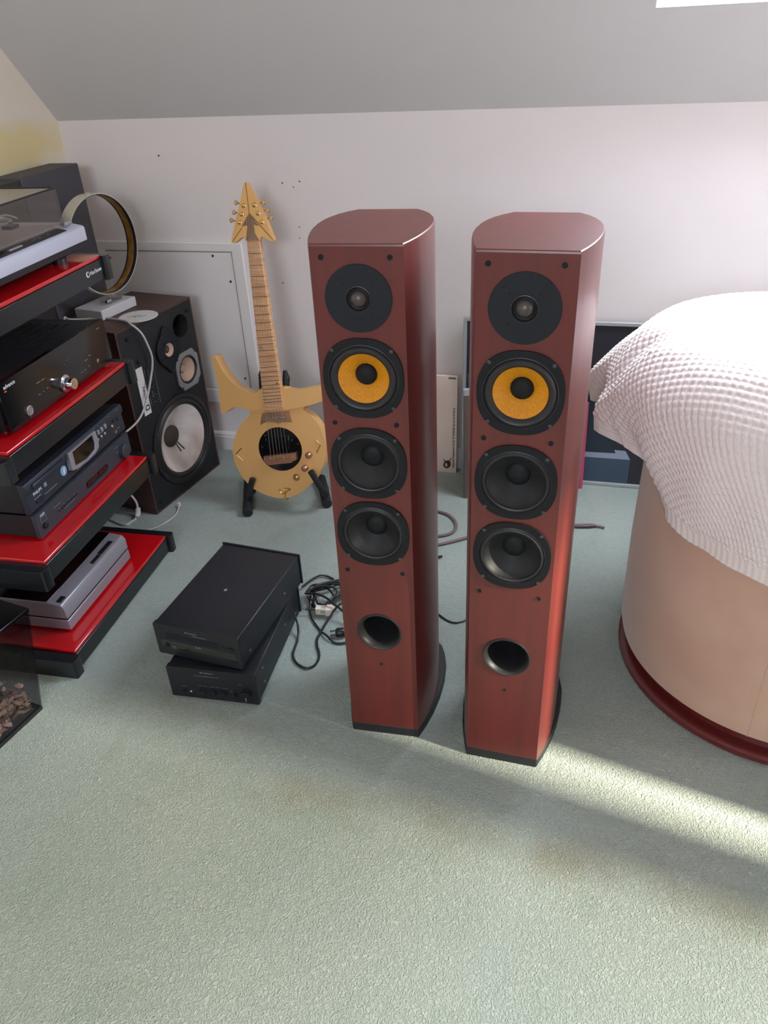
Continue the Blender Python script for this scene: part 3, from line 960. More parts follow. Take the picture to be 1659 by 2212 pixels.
obj('logo_box', MB().prism([(0.131, 0.037), (0.152, 0.037), (0.152, 0.051), (0.131, 0.051)], 0.0576, 0.058, 'xz', None, [[(0.1318, 0.0378), (0.1512, 0.0378), (0.1512, 0.0502), (0.1318, 0.0502)]]), 'grey_print', na)
mk = MB()
for (u, z, w) in ((0.185, 0.045, 0.030), (0.488, 0.034, 0.012), (0.485, 0.050, 0.02), (0.20, 0.034, 0.005), (0.222, 0.0345, 0.005), (0.245, 0.034, 0.006), (0.268, 0.034, 0.006), (0.222, 0.022, 0.05)):
    mk.box(u, u + w, 0.0576, 0.058, z, z + 0.0012)
obj('markings', mk, 'grey_print', na, smooth=False)
for (u, d) in ((0.15, 0.09), (0.52, 0.09), (0.15, 0.31), (0.52, 0.31)):
    obj('foot', MB().lathe([(0.015, 0.0), (0.016, 0.0062)], (u, d, 0), 'z', 20, cap0=True), 'rack_black', na)

ph = thing('disc_recorder', 'dark blue-grey disc recorder with arched display on top of the dark grey amplifier', 'recorder', KO + Vector((0, 0, 0.395)), KR)
Mx = Matrix(((0, 0, 1, 0), (1, 0, 0, 0), (0, 1, 0, 0), (0, 0, 0, 1)))
obj('front_panel', MB().prism([(0.064, 0.004), (0.058, 0.012), (0.0595, 0.045), (0.060, 0.058), (0.054, 0.062), (0.054, 0.078), (0.058, 0.084), (0.075, 0.085), (0.075, 0.004)], 0.110, 0.560, 'xy', Mx), 'phil_grey', ph, bevel=0.001)
obj('case', MB().box(0.114, 0.556, 0.073, 0.335, 0.006, 0.084), 'satin_black', ph, bevel=0.001)
arch = [(0.281, 0.078), (0.279, 0.031), (0.300, 0.026), (0.345, 0.0225), (0.385, 0.024), (0.406, 0.031), (0.411, 0.050), (0.408, 0.078)]
ar = obj('display_surround', MB().prism(arch, 0.047, 0.060, 'xz', None, [[(0.297, 0.0735), (0.295, 0.036), (0.345, 0.029), (0.388, 0.034), (0.394, 0.050), (0.392, 0.0735)]]), 'silver_paint', ph, bevel=0.0012)
obj('display', MB().prism([(0.297, 0.0735), (0.295, 0.036), (0.345, 0.029), (0.388, 0.034), (0.394, 0.050), (0.392, 0.0735)], 0.050, 0.058, 'xz'), 'screen', ar)
obj('disc_tray', MB().box(0.132, 0.262, 0.049, 0.058, 0.064, 0.075), 'phil_grey', ph, bevel=0.002)
for (u, z) in ((0.424, 0.066), (0.442, 0.066), (0.460, 0.066)):
    obj('button', MB().box(u - 0.005, u + 0.005, 0.049, 0.062, z - 0.007, z + 0.005), 'silver_paint', ph, bevel=0.0015)
for (u, z) in ((0.424, 0.043), (0.442, 0.043), (0.460, 0.043), (0.505, 0.066), (0.53, 0.068), (0.515, 0.055), (0.535, 0.05), (0.500, 0.045), (0.48, 0.06)):
    obj('button', MB().lathe([(0.0042, 0), (0.0042, 0.003), (0.003, 0.0042), (0, 0.0044)], (u, 0.0595, z), '-y', 12), 'silver' if z < 0.05 else 'phil_grey', ph)
obj('headphone_socket', MB().lathe([(0.005, 0), (0.005, 0.002), (0.0035, 0.0024), (0.003, 0.0008), (0, 0.0008)], (0.510, 0.0595, 0.024), '-y', 16), 'gold_metal', ph)
obj('round_sticker', MB().lathe([(0.0125, 0.0), (0.0125, 0.0012), (0, 0.0013)], (0.260, 0.0595, 0.041), '-y', 28), 'sticker_blue', ph, label='round blue and white sticker')
obj('sticker_mark', MB().prism([(0.256, 0.034), (0.262, 0.034), (0.266, 0.049), (0.259, 0.046)], 0.0577, 0.0583, 'xz'), 'white_print', ph)
obj('disc_mark', MB().box(0.178, 0.188, 0.0580, 0.0597, 0.042, 0.052), 'grey_print', ph)
text('lettering', 'PHILIPS', 0.0105, (0.134, 0.0582, 0.0435), ph)
mk = MB()
for (u, z, w) in ((0.133, 0.034, 0.026), (0.172, 0.026, 0.05), (0.308, 0.016, 0.05), (0.41, 0.079, 0.006), (0.43, 0.079, 0.006), (0.45, 0.079, 0.006), (0.485, 0.078, 0.006), (0.53, 0.078, 0.006), (0.52, 0.027, 0.014), (0.43, 0.052, 0.03)):
    mk.box(u, u + w, 0.0575, 0.0592, z, z + 0.0013) if z < 0.06 else mk.box(u, u + w, 0.0535, 0.055, z, z + 0.0013)
obj('markings', mk, 'grey_print', ph, smooth=False)
obj('eject_slot', MB().box(0.137, 0.166, 0.055, 0.0597, 0.022, 0.028), 'satin_black', ph, bevel=0.001)
for (u, d) in ((0.15, 0.09), (0.52, 0.09), (0.15, 0.31), (0.52, 0.31)):
    obj('foot', MB().lathe([(0.013, -0.0005), (0.014, 0.0062)], (u, d, 0), 'z', 16, cap0=True), 'rack_black', ph)

# silver record deck, bottom shelf
sd = thing('record_deck', 'silver linear-tracking record deck with black lid on the bottom red shelf', 'turntable', KO + Vector((0, 0, 0.060)), KR)
obj('base', MB().box(0.101, 0.417, 0.050, 0.352, 0.006, 0.036), 'silver_paint', sd, bevel=0.002)
obj('groove', MB().box(0.104, 0.414, 0.053, 0.349, 0.035, 0.042), 'hole', sd)
obj('lid_rim', MB().prism([(0.050, 0.041), (0.050, 0.072), (0.058, 0.084), (0.105, 0.089), (0.352, 0.089), (0.352, 0.041)], 0.101, 0.417, 'xy', Mx), 'silver_paint', sd, bevel=0.0025)
obj('lid', MB().box(0.103, 0.415, 0.094, 0.35, 0.0885, 0.0905), 'gloss_black', sd, bevel=0.001)
for (a, b, d0, d1) in ((0.110, 0.134, 0.062, 0.076), (0.275, 0.315, 0.066, 0.077), (0.318, 0.38, 0.066, 0.080)):
    zt = 0.0846 + (d0 + d1) / 2 * 0.0 + 0.0012
    obj('button', MB().box(a, b, d0, d1, 0.083, zt + 0.0012), 'satin_black', sd, bevel=0.0008)
for (u, d) in ((0.13, 0.075), (0.39, 0.075), (0.13, 0.32), (0.39, 0.32)):
    obj('foot', MB().lathe([(0.014, 0.0), (0.015, 0.007)], (u, d, 0), 'z', 16, cap0=True), 'rack_black', sd)

# ------------------------------------------------------------------ paper shredder, bottom left
sh = thing('paper_shredder', 'dark see-through shredder bin half full of paper scraps, cut by the left edge', 'shredder', (-1.146, 1.030, 0), 80)
# local -y faces the room (+X); x runs from the near end to the far end
bw, bd, bh = -0.36, 0.24, 0.252
fl_ = 0.054                                  # the bin widens upwards at both ends
bn = MB()
for q in ([(bw, 0, 0.0), (0, 0, 0.0), (fl_, 0, bh), (bw - fl_, 0, bh)], [(bw, bd, 0.0), (0, bd, 0.0), (fl_, bd, bh), (bw - fl_, bd, bh)], [(0, 0, 0.0), (0, bd, 0.0), (fl_, bd, bh), (fl_, 0, bh)],
          [(bw, 0, 0.0), (bw, bd, 0.0), (bw - fl_, bd, bh), (bw - fl_, 0, bh)], [(bw, 0, 0), (0, 0, 0), (0, bd, 0), (bw, bd, 0)]):
    bn.add(q, [(0, 1, 2, 3)])
b_ = obj('bin', bn, 'smoke_bin', sh, smooth=False)
so = b_.modifiers.new('solid', 'SOLIDIFY')
so.thickness = 0.003
obj('base_rim', MB().prism([(bw - 0.002, -0.002), (0.002, -0.002), (0.002, bd + 0.002), (bw - 0.002, bd + 0.002)], 0.0, 0.010, 'xy', None, [[(bw + 0.004, 0.004), (-0.004, 0.004), (-0.004, bd - 0.004), (bw + 0.004, bd - 0.004)]]), 'rack_black', sh)
hd = obj('shredder_head', MB().box(bw - fl_ - 0.004, fl_ + 0.003, -0.003, bd + 0.004, bh, bh + 0.009), 'gloss_black', sh, bevel=0.0015)
obj('cutter_box', MB().box(bw + 0.03, -0.055, 0.010, bd - 0.01, 0.150, bh), 'satin_black', sh, bevel=0.003)
obj('handle_panel', MB().box(bw + 0.03, -0.050, -0.008, 0.006, 0.222, bh), 'gloss_black', sh, bevel=0.002)
obj('paper_slot', MB().box(bw + 0.06, -0.06, bd * 0.45, bd * 0.55, bh + 0.0085, bh + 0.0098), 'hole', hd)
for kk, (mname, cnt) in enumerate((('shred', 560), ('shred_light', 340))):
    mb = MB()
    for _ in range(cnt):
        x = random.uniform(bw + 0.02, -0.016)
        y = random.uniform(0.013, bd - 0.03) if random.random() < 0.5 else random.uniform(0.010, 0.03)
        z = random.uniform(0.014, 0.098 + 0.014 * math.sin(x * 40 + 1))
        l, w = random.uniform(0.014, 0.030), random.uniform(0.006, 0.011)
        rot = Matrix.Translation((x, y, z)) @ Matrix.Rotation(random.uniform(0, 6.28), 4, 'Z') @ Matrix.Rotation(random.uniform(-1.2, 1.2), 4, 'X') @ Matrix.Rotation(random.uniform(-0.8, 0.8), 4, 'Y')
        k = random.uniform(-0.005, 0.005)
        vs_ = []
        for i in range(4):
            t = i / 3
            for s in (-1, 1):
                p = rot @ Vector(((t - 0.5) * l, s * w / 2 * (1 + 0.3 * math.sin(5 * t)), k * math.sin(PI * t)))
                p.x = min(max(p.x, bw + 0.006), -0.006)
                p.y = min(max(p.y, 0.006), bd - 0.006)
                p.z = max(p.z, 0.006)
                vs_.append(tuple(p))
        mb.add(vs_, [(0, 1, 3, 2), (2, 3, 5, 4), (4, 5, 7, 6)])
    o = obj('paper_shreds', mb, mname, sh, smooth=False)
    o['kind'] = 'stuff'

# ------------------------------------------------------------------ two mini components on the carpet
ya = thing('mini_amplifier', 'black mini amplifier with a row of knobs on the carpet, under the disc player', 'amplifier', (-0.857, 1.130, 0), 3.06)
obj('case', MB().box(0.002, 0.214, 0.010, 0.335, 0.010, 0.096), 'satin_black', ya, bevel=0.002)
obj('front_panel', MB().prism(rrect(0.0, 0.216, 0.006, 0.0985, 0.004), 0.0, 0.012, 'xz'), 'satin_black', ya, bevel=0.0025)
obj('rear_flange', MB().box(-0.001, 0.217, 0.335, 0.339, 0.008, 0.098), 'satin_black', ya, bevel=0.001)
for (x, r) in ((0.079, 0.008), (0.105, 0.008), (0.130, 0.008), (0.156, 0.0065)):
    k = obj('knob', MB().lathe([(r, 0), (r, 0.008), (r - 0.001, 0.0095), (0, 0.0096)], (x, 0, 0.030), '-y', 24), 'plate_black', ya)
k = obj('volume_knob', MB().lathe([(0.0135, 0), (0.0135, 0.010), (0.012, 0.012), (0, 0.0122)], (0.187, 0, 0.036), '-y', 32), 'plate_black', ya)
obj('pointer', MB().box(0.1885, 0.1905, -0.0127, -0.012, 0.024, 0.036, Matrix.Rotation(0, 4, 'Y')), 'silver', k)
obj('phones_jack', MB().lathe([(0.0035, 0), (0.0035, 0.0012), (0.002, 0.0014), (0.0018, 0.0002), (0, 0.0002)], (0.050, 0, 0.026), '-y', 16), 'chrome', ya)
obj('power_button', MB().lathe([(0.005, 0), (0.005, 0.002), (0, 0.0024)], (0.034, 0, 0.026), '-y', 16), 'plate_black', ya)
text('lettering', 'YAMAHA', 0.0062, (0.088, -0.0003, 0.086), ya, 'grey_print')
obj('logo_mark', MB().lathe([(0.0024, 0.0), (0.0024, 0.0003), (0, 0.0003)], (0.0845, 0, 0.0883), '-y', 12), 'grey_print', ya)
mk = MB()
for (x, z, w) in ((0.065, 0.077, 0.062), (0.070, 0.047, 0.012), (0.084, 0.046, 0.008), (0.100, 0.046, 0.010), (0.113, 0.046, 0.01), (0.130, 0.046, 0.014), (0.148, 0.042, 0.006), (0.148, 0.036, 0.006), (0.17, 0.064, 0.010), (0.030, 0.040, 0.010)):
    mk.box(x, x + w, -0.0003, 0.0, z, z + 0.0008)
obj('markings', mk, 'grey_print', ya, smooth=False)
for (y, z) in ((0.05, 0.032), (0.22, 0.06), (0.05, 0.075), (0.30, 0.03)):
    obj('screw', MB().lathe([(0.0045, 0), (0.004, 0.002), (0.0015, 0.0024), (0, 0.0018)], (0.214, y, z), 'x', 12), 'screw', ya)
for (x, y) in ((0.03, 0.04), (0.185, 0.04), (0.03, 0.30), (0.185, 0.30)):
    obj('foot', MB().lathe([(0.012, 0.0), (0.013, 0.0105)], (x, y, 0), 'z', 16, cap0=True), 'rack_black', ya)

yd = thing('disc_player', 'black mini disc player set askew on top of the mini amplifier', 'player', (-0.889, 1.166, 0.0975), -4.6)
obj('case', MB().box(0.002, 0.216, 0.010, 0.330, 0.008, 0.093), 'satin_black', yd, bevel=0.0025)
obj('front_panel', MB().prism(rrect(0.0, 0.218, 0.005, 0.095, 0.004), 0.0, 0.012, 'xz'), 'satin_black', yd, bevel=0.003)
obj('rear_flange', MB().box(-0.001, 0.219, 0.330, 0.335, 0.006, 0.096), 'satin_black', yd, bevel=0.001)
obj('disc_tray', MB().box(0.030, 0.165, -0.0012, 0.002, 0.055, 0.072), 'plate_black', yd, bevel=0.0008)
obj('display_strip', MB().box(0.012, 0.206, -0.0006, 0.001, 0.030, 0.050), 'screen', yd)
for (x, z) in ((0.178, 0.062), (0.197, 0.062), (0.185, 0.022), (0.200, 0.022)):
    obj('button', MB().box(x - 0.006, x + 0.006, -0.0022, 0.001, z - 0.003, z + 0.003), 'plate_black', yd, bevel=0.0008)
obj('power_button', MB().lathe([(0.006, 0), (0.006, 0.002), (0, 0.0024)], (0.028, 0, 0.034), '-y', 16), 'plate_black', yd)
text('lettering', 'YAMAHA', 0.0062, (0.088, -0.0003, 0.0815), yd, 'grey_print')
text('lettering', 'DVD', 0.0075, (0.103, -0.0010, 0.043), yd, 'grey_print')
obj('logo_mark', MB().lathe([(0.0024, 0.0), (0.0024, 0.0003), (0, 0.0003)], (0.0845, 0, 0.0838), '-y', 12), 'grey_print', yd)
mk = MB()
for (x, z, w) in ((0.040, 0.033, 0.010), (0.042, 0.029, 0.008), (0.062, 0.0335, 0.012), (0.100, 0.0765, 0.036)):
    mk.box(x, x + w, -0.0010, 0.0, z, z + 0.0009)
obj('markings', mk, 'grey_print', yd, smooth=False)
for (y, z) in ((0.045, 0.025), (0.235, 0.045)):
    obj('screw', MB().lathe([(0.0045, 0), (0.004, 0.002), (0.0015, 0.0024), (0, 0.0018)], (0.216, y, z), 'x', 12), 'screw', yd)
obj('scuff', MB().lathe([(0.0045, 0.0), (0.0, 0.0004)], (0.104, 0.155, 0.093), 'z', 12), 'grey_print', yd, label='small pale scuff on the lid')
for (x, y) in ((0.03, 0.04), (0.185, 0.04), (0.03, 0.29), (0.185, 0.29)):
    obj('foot', MB().lathe([(0.011, 0.0), (0.012, 0.0085)], (x, y, 0), 'z', 16, cap0=True), 'rack_black', yd)


# ------------------------------------------------------------------ cables on the carpet
def cable(name, pts, r, m, label, cat='cable', k=8, flat=1.0, group=None):
    o = obj(name, MB().tube(spline(pts, k), r, 8, flat=flat), m)
    return tag(o, label, cat, group)


cable('power_cable', [(-0.654, 1.425, 0.034), (-0.642, 1.408, 0.026), (-0.635, 1.388, 0.010), (-0.631, 1.366, 0.004), (-0.629, 1.343, 0.004), (-0.625, 1.318, 0.004), (-0.612, 1.297, 0.004), (-0.594, 1.284, 0.004), (-0.575, 1.280, 0.004), (-0.561, 1.291, 0.004), (-0.557, 1.314, 0.004),
                      (-0.563, 1.337, 0.004), (-0.577, 1.363, 0.004), (-0.583, 1.385, 0.005), (-0.580, 1.411, 0.010), (-0.571, 1.458, 0.02), (-0.556, 1.500, 0.03), (-0.53, 1.53, 0.025), (-0.49, 1.55, 0.006)], 0.0030, 'cable_black',
      'black cable looping forward on the carpet in front of the cable tangle')
cable('power_cable', [(-0.655, 1.509, 0.045), (-0.636, 1.508, 0.048), (-0.616, 1.506, 0.050), (-0.59, 1.497, 0.048), (-0.567, 1.485, 0.042), (-0.548, 1.476, 0.036), (-0.52, 1.462, 0.022), (-0.48, 1.44, 0.008)], 0.0030, 'cable_black',
      'black cable running straight across the top of the tangle behind the left tower')
cable('power_cable', [(-0.652, 1.522, 0.024), (-0.645, 1.530, 0.022), (-0.643, 1.512, 0.014), (-0.639, 1.490, 0.004), (-0.627, 1.465, 0.004), (-0.607, 1.440, 0.004), (-0.584, 1.416, 0.004), (-0.561, 1.396, 0.010), (-0.540, 1.382, 0.004), (-0.523, 1.380, 0.004), (-0.508, 1.386, 0.004), (-0.47, 1.40, 0.004)], 0.0028, 'cable_black',
      'black cable curving down past the white adapter to the small plug')
cable('power_cable', [(-0.69, 1.575, 0.012), (-0.682, 1.595, 0.012), (-0.672, 1.620, 0.010), (-0.660, 1.638, 0.008), (-0.645, 1.643, 0.006), (-0.630, 1.640, 0.005), (-0.617, 1.634, 0.004)], 0.0026, 'cable_black',
      'thin black cable arching at the back of the tangle, farthest from the camera')
lp = []
for t in range(5):
    o1, o2 = 0.006 * t, 0.004 * (t % 3)
    lp += [(-0.664 + o1, 1.547 - o2, 0.010 + 0.004 * t), (-0.640, 1.552 + o2, 0.022 + 0.004 * t), (-0.610 + o1, 1.575 + o1, 0.020 + 0.003 * t), (-0.580 + o2, 1.622 - o1 * 2, 0.012 + 0.003 * t), (-0.563 + o2, 1.640 - o1 * 3, 0.010 + 0.003 * t),
           (-0.556, 1.61 - o1 * 2, 0.010 + 0.003 * t), (-0.585 + o2, 1.545 - o1, 0.020 + 0.003 * t), (-0.612 + o1, 1.500 - o2, 0.012 + 0.003 * t), (-0.640 + o1, 1.508 - o2, 0.008 + 0.003 * t)]
cable('coiled_cable', lp, 0.0028, 'cable_black', 'bundle of black cable coiled between the disc player and left tower', k=6)
cable('coiled_cable', [(-0.661, 1.535, 0.030), (-0.655, 1.556, 0.034), (-0.640, 1.563, 0.036), (-0.618, 1.556, 0.038), (-0.596, 1.544, 0.036), (-0.579, 1.528, 0.030), (-0.574, 1.538, 0.032), (-0.580, 1.548, 0.040), (-0.602, 1.552, 0.044), (-0.632, 1.548, 0.042), (-0.652, 1.530, 0.036), (-0.648, 1.512, 0.028), (-0.63, 1.506, 0.026)], 0.0030, 'cable_black',
      'black cable knotted in a small loop on top of the coiled bundle')
wa = thing('power_adapter', 'cream plastic in-line connector with green print in the cable tangle', 'adapter', (-0.593, 1.482, 0.010), 5)
obj('body', MB().prism(rrect(-0.024, 0.006, -0.009, 0.009, 0.003), 0.0, 0.018), 'adapter', wa, bevel=0.002)
obj('cap', MB().prism([(0.003, -0.012), (0.017, -0.012), (0.026, -0.004), (0.026, 0.004), (0.017, 0.012), (0.003, 0.012)], -0.002, 0.020), 'adapter', wa, bevel=0.002)
mk = MB()
for i in range(4):
    mk.box(-0.009 + 0.003 * i, -0.0078 + 0.003 * i, -0.0055, 0.0055, 0.018, 0.0184)
    mk.box(-0.009 + 0.003 * i, -0.0078 + 0.003 * i, -0.0094, -0.009, 0.004, 0.014)
obj('print', mk, 'green_print', wa)
obj('lead', MB().tube([(-0.052, -0.004, 0.010), (-0.038, -0.001, 0.009), (-0.024, 0, 0.009)], 0.0022, 8), 'cable_black', wa)
pg = thing('mains_plug', 'small dark plug with two pins lying beside the left tower', 'plug', (-0.528, 1.412, 0.002), 20)
obj('body', MB().lathe([(0.009, -0.014), (0.0125, -0.008), (0.0125, 0.006), (0.009, 0.014)], (0, 0, 0.011), 'x', 20, cap0=True, cap1=True), 'cable_black', pg, bevel=0.001)
for (y, z) in ((-0.005, 0.009), (0.005, 0.014)):
    obj('pin', MB().lathe([(0.0022, 0), (0.0022, 0.012), (0.001, 0.0135)], (-0.028, y, z), 'x', 10, cap0=True, cap1=True), 'screw', pg)
cable('speaker_cable', [(-0.47, 2.05, 0.005), (-0.42, 2.045, 0.005), (-0.396, 2.038, 0.005), (-0.362, 2.025, 0.005), (-0.334, 1.994, 0.005), (-0.323, 1.956, 0.005), (-0.333, 1.921, 0.005), (-0.370, 1.899, 0.005), (-0.412, 1.889, 0.005),
                        (-0.455, 1.872, 0.005), (-0.462, 1.845, 0.005), (-0.43, 1.835, 0.005), (-0.399, 1.839, 0.005), (-0.361, 1.854, 0.005), (-0.321, 1.879, 0.005), (-0.281, 1.908, 0.005), (-0.218, 1.955, 0.005), (-0.112, 2.00, 0.005), (-0.02, 2.025, 0.005), (0.016, 2.030, 0.005), (0.070, 2.041, 0.005)], 0.0052, 'cable_brown',
      'thick brown speaker cable looping on the carpet behind the towers', flat=0.8)
spl = thing('speaker_cable_end', 'dark sleeved end of a speaker cable on the carpet right of the right tower', 'cable', (0.072, 2.036, 0.006))
spl.name = 'cable_end'
obj('sleeve', MB().tube([(-0.045, -0.012, 0.0), (-0.012, -0.007, 0.0), (0.006, 0.0, 0.0), (0.022, 0.002, 0)], [0.004, 0.0052, 0.0072, 0.004], 10), 'cable_brown_dark', spl)
obj('bare_tip', MB().tube([(0.020, 0.002, 0), (0.032, 0.001, 0), (0.046, -0.004, 0)], 0.0032, 8), 'cable_brown', spl)
cable('thin_cable', [(-0.36, 1.585, 0.003), (-0.325, 1.56, 0.003), (-0.303, 1.544, 0.003), (-0.283, 1.528, 0.003), (-0.265, 1.518, 0.003), (-0.249, 1.517, 0.003), (-0.234, 1.525, 0.003), (-0.220, 1.537, 0.003), (-0.18, 1.565, 0.003)], 0.0024, 'cable_black',
      'thin black cable sagging on the carpet between the two towers')
ct = cable('cable_tip', [(-0.385, 1.795, 0.005), (-0.362, 1.797, 0.005), (-0.350, 1.792, 0.006), (-0.336, 1.796, 0.007)], 0.0032, 'cable_black', 'short black cable tip poking out behind the left tower base')
cable('white_cable', [(-1.46, 1.868, 0.11), (-1.41, 1.862, 0.10), (-1.372, 1.857, 0.078), (-1.355, 1.855, 0.055), (-1.350, 1.852, 0.035), (-1.350, 1.845, 0.014), (-1.347, 1.828, 0.006), (-1.354, 1.803, 0.004), (-1.364, 1.785, 0.004), (-1.40, 1.793, 0.004), (-1.45, 1.815, 0.004)], 0.0042, 'cable_white',
      'white ribbon cable bent on the carpet below the rack beside the walnut speaker', flat=0.5)
obj('cable_tie', MB().tube([(-1.350, 1.852, 0.030), (-1.349, 1.843, 0.013), (-1.345, 1.826, 0.009)], [0.008, 0.009, 0.006], 10), 'white_plastic', bpy.data.objects['white_cable'])
wt = cable('white_wire', [(-1.243, 1.923, 0.010), (-1.234, 1.899, 0.006), (-1.230, 1.867, 0.004), (-1.236, 1.833, 0.004), (-1.251, 1.796, 0.004), (-1.285, 1.758, 0.004)], 0.0026, 'cable_white', 'thin pale wire on the carpet in front of the walnut speaker')
obj('wire_end', MB().box(-1.247, -1.238, 1.918, 1.928, 0.004, 0.018), 'white_plastic', wt, bevel=0.001)

# ------------------------------------------------------------------ guitar (drawn in its own leaning plane: u right, v up along it)
GB = Vector((-0.83, 1.98, 0.10))
gt = thing('electric_guitar', 'gold electric guitar with pointed horns and maple neck leaning on a black stand', 'guitar', GB)
gt.rotation_euler = (R(-14), 0, 0)
HORN = [(-0.2704, 0.3899), (-0.2577, 0.3904), (-0.2487, 0.3742), (-0.236, 0.349), (-0.2267, 0.3378), (-0.2161, 0.3241), (-0.1999, 0.3093), (-0.1809, 0.296), (-0.1615, 0.2893), (-0.1476, 0.2856), (-0.1308, 0.2858), (-0.1167, 0.2918), (-0.1047, 0.3002), (-0.0422, 0.3075), (-0.0309, 0.3017), (-0.0146, 0.2993), (0.0018, 0.2997), (0.0208, 0.3033), (0.0425, 0.3096), (0.0721, 0.3138), (0.0961, 0.3176), (0.1147, 0.3249), (0.1279, 0.3206), (0.1278, 0.2953), (0.1118, 0.2816), (0.0783, 0.2681), (0.0525, 0.2589), (0.0307, 0.2524), (-0.0215, 0.2401), (-0.0687, 0.2319), (-0.091, 0.2305), (-0.1189, 0.2327), (-0.133, 0.2305), (-0.1515, 0.2267), (-0.164, 0.2326), (-0.1837, 0.2353), (-0.2037, 0.2341), (-0.2183, 0.2265), (-0.2302, 0.2178), (-0.2391, 0.2132), (-0.2462, 0.2154), (-0.2482, 0.2314), (-0.2496, 0.2579), (-0.2518, 0.2947), (-0.2583, 0.331), (-0.265, 0.3618), (-0.2695, 0.3822)]
BODY = [(-0.1498, 0.2348), (-0.0907, 0.2384), (-0.0351, 0.2471), (0.0239, 0.252), (0.0237, 0.2403), (0.0385, 0.2308), (0.0573, 0.2163), (0.0734, 0.1965), (0.084, 0.1735), (0.0906, 0.1476), (0.0944, 0.1159), (0.0914, 0.0888), (0.0829, 0.0638), (0.0688, 0.0382), (0.0517, 0.012), (0.0261, -0.0124), (0.0003, -0.0315), (-0.0256, -0.0437), (-0.0486, -0.0494), (-0.0717, -0.0507), (-0.1004, -0.0463), (-0.1291, -0.0375), (-0.152, -0.0268), (-0.1689, -0.0127), (-0.1856, 0.0056), (-0.2019, 0.0323), (-0.2123, 0.0594), (-0.2173, 0.0867), (-0.2175, 0.1005), (-0.2136, 0.1201), (-0.2051, 0.1452), (-0.1924, 0.1705), (-0.1773, 0.189), (-0.1639, 0.202), (-0.1534, 0.216), (-0.1521, 0.2267)]
HEAD = [(-0.1306, 0.8814), (-0.1238, 0.8773), (-0.1044, 0.8439), (-0.0837, 0.8054), (-0.0681, 0.774), (-0.0513, 0.735), (-0.0507, 0.7281), (-0.0572, 0.7239), (-0.0696, 0.7287), (-0.0834, 0.7359), (-0.0904, 0.7358), (-0.0942, 0.7296), (-0.0955, 0.7259), (-0.1359, 0.7255), (-0.1383, 0.7341), (-0.1454, 0.7353), (-0.1526, 0.7327), (-0.1659, 0.7227), (-0.176, 0.7188), (-0.1816, 0.7212), (-0.1812, 0.73), (-0.1743, 0.7536), (-0.1625, 0.793), (-0.1527, 0.8222), (-0.1427, 0.8583), (-0.1349, 0.8786)]
VENEER = [(-0.121, 0.7981), (-0.1469, 0.7637), (-0.1321, 0.768), (-0.1298, 0.7633), (-0.1364, 0.7272), (-0.0954, 0.7276), (-0.1076, 0.7468), (-0.1096, 0.7689), (-0.0949, 0.766)]
PUP = [(-0.1095, 0.2227), (-0.0632, 0.2291), (-0.0216, 0.2335), (-0.0128, 0.1999), (-0.0363, 0.1997), (-0.0573, 0.1935), (-0.0726, 0.196), (-0.0922, 0.1965), (-0.1078, 0.191), (-0.1179, 0.1836), (-0.1158, 0.2024)]
BRIDGE = [(-0.1087, 0.0855), (-0.001, 0.1052), (0.0019, 0.0832), (-0.0128, 0.0766), (-0.0143, 0.0723), (-0.0926, 0.0579), (-0.0967, 0.0617), (-0.1074, 0.0663)]


def smooth_poly(p, k=3):
    pts = [Vector((x, y, 0)) for x, y in p]
    n = len(pts)
    out = []
    for i in range(n):
        p0, p1, p2, p3 = pts[i - 1], pts[i], pts[(i + 1) % n], pts[(i + 2) % n]
        for j in range(k):
            t = j / k
            q = 0.5 * ((2 * p1) + (p2 - p0) * t + (2 * p0 - 5 * p1 + 4 * p2 - p3) * t * t + (3 * p1 - p0 - 3 * p2 + p3) * t ** 3)
            out.append((q.x, q.y))
    return out


TH = -0.019     # top face of the body (towards the viewer)
gc = (-0.0561, 0.1105)
bo = obj('body', MB().prism(smooth_poly(BODY, 3), TH, 0.022, 'xz', None, [circle(gc[0], gc[1], 0.0728, 48, 2, 0.0700)]), 'gold', gt, bevel=0.005, seg=3)
bo.modifiers['bevel'].angle_limit = R(55)
ho = obj('horns', MB().prism(smooth_poly(HORN, 3), TH - 0.008, 0.020, 'xz'), 'gold', gt, bevel=0.006, seg=3)
ho.modifiers['bevel'].angle_limit = R(55)
gd = obj('pickguard', MB().prism(circle(gc[0], gc[1], 0.0724, 48, 2, 0.0696), TH + 0.003, TH + 0.012, 'xz'), 'gloss_black', gt)
hb = obj('humbucker_pickup', MB().prism([(-0.0983, 0.1535), (-0.0234, 0.1590), (-0.0245, 0.1140), (-0.098, 0.1085)], TH - 0.004, TH + 0.004, 'xz'), 'screen', gt, bevel=0.0015)
for (x, z) in ((-0.017, 0.142), (-0.103, 0.137), (-0.117, 0.113), (0.003, 0.132), (-0.106, 0.15)):
    obj('screw', MB().lathe([(0.0026, -TH - 0.003), (0.0022, -TH - 0.0015), (0, -TH - 0.0015)], (x, 0, z), '-y', 10), 'screw', gd)
np_ = obj('neck_pickup', MB().prism(PUP, TH - 0.003, TH + 0.001, 'xz'), 'copper', gt, bevel=0.001)
obj('pickup_cover', MB().prism(rrect(-0.1015, -0.0285, 0.2035, 0.2225, 0.0092), TH - 0.0045, TH - 0.002, 'xz', Matrix.Rotation(0, 4, 'Y')), 'veneer', np_)
for i in range(6):
    x = -0.094 + 0.0115 * i
    obj('pole_piece', MB().lathe([(0.0024, -TH + 0.0045), (0.0022, -TH + 0.0056), (0, -TH + 0.0056)], (x, 0, 0.2105 + 0.0006 * i), '-y', 10), 'chrome', np_)
br = obj('bridge', MB().prism(BRIDGE, TH - 0.011, TH + 0.004, 'xz'), 'copper', gt, bevel=0.0012)
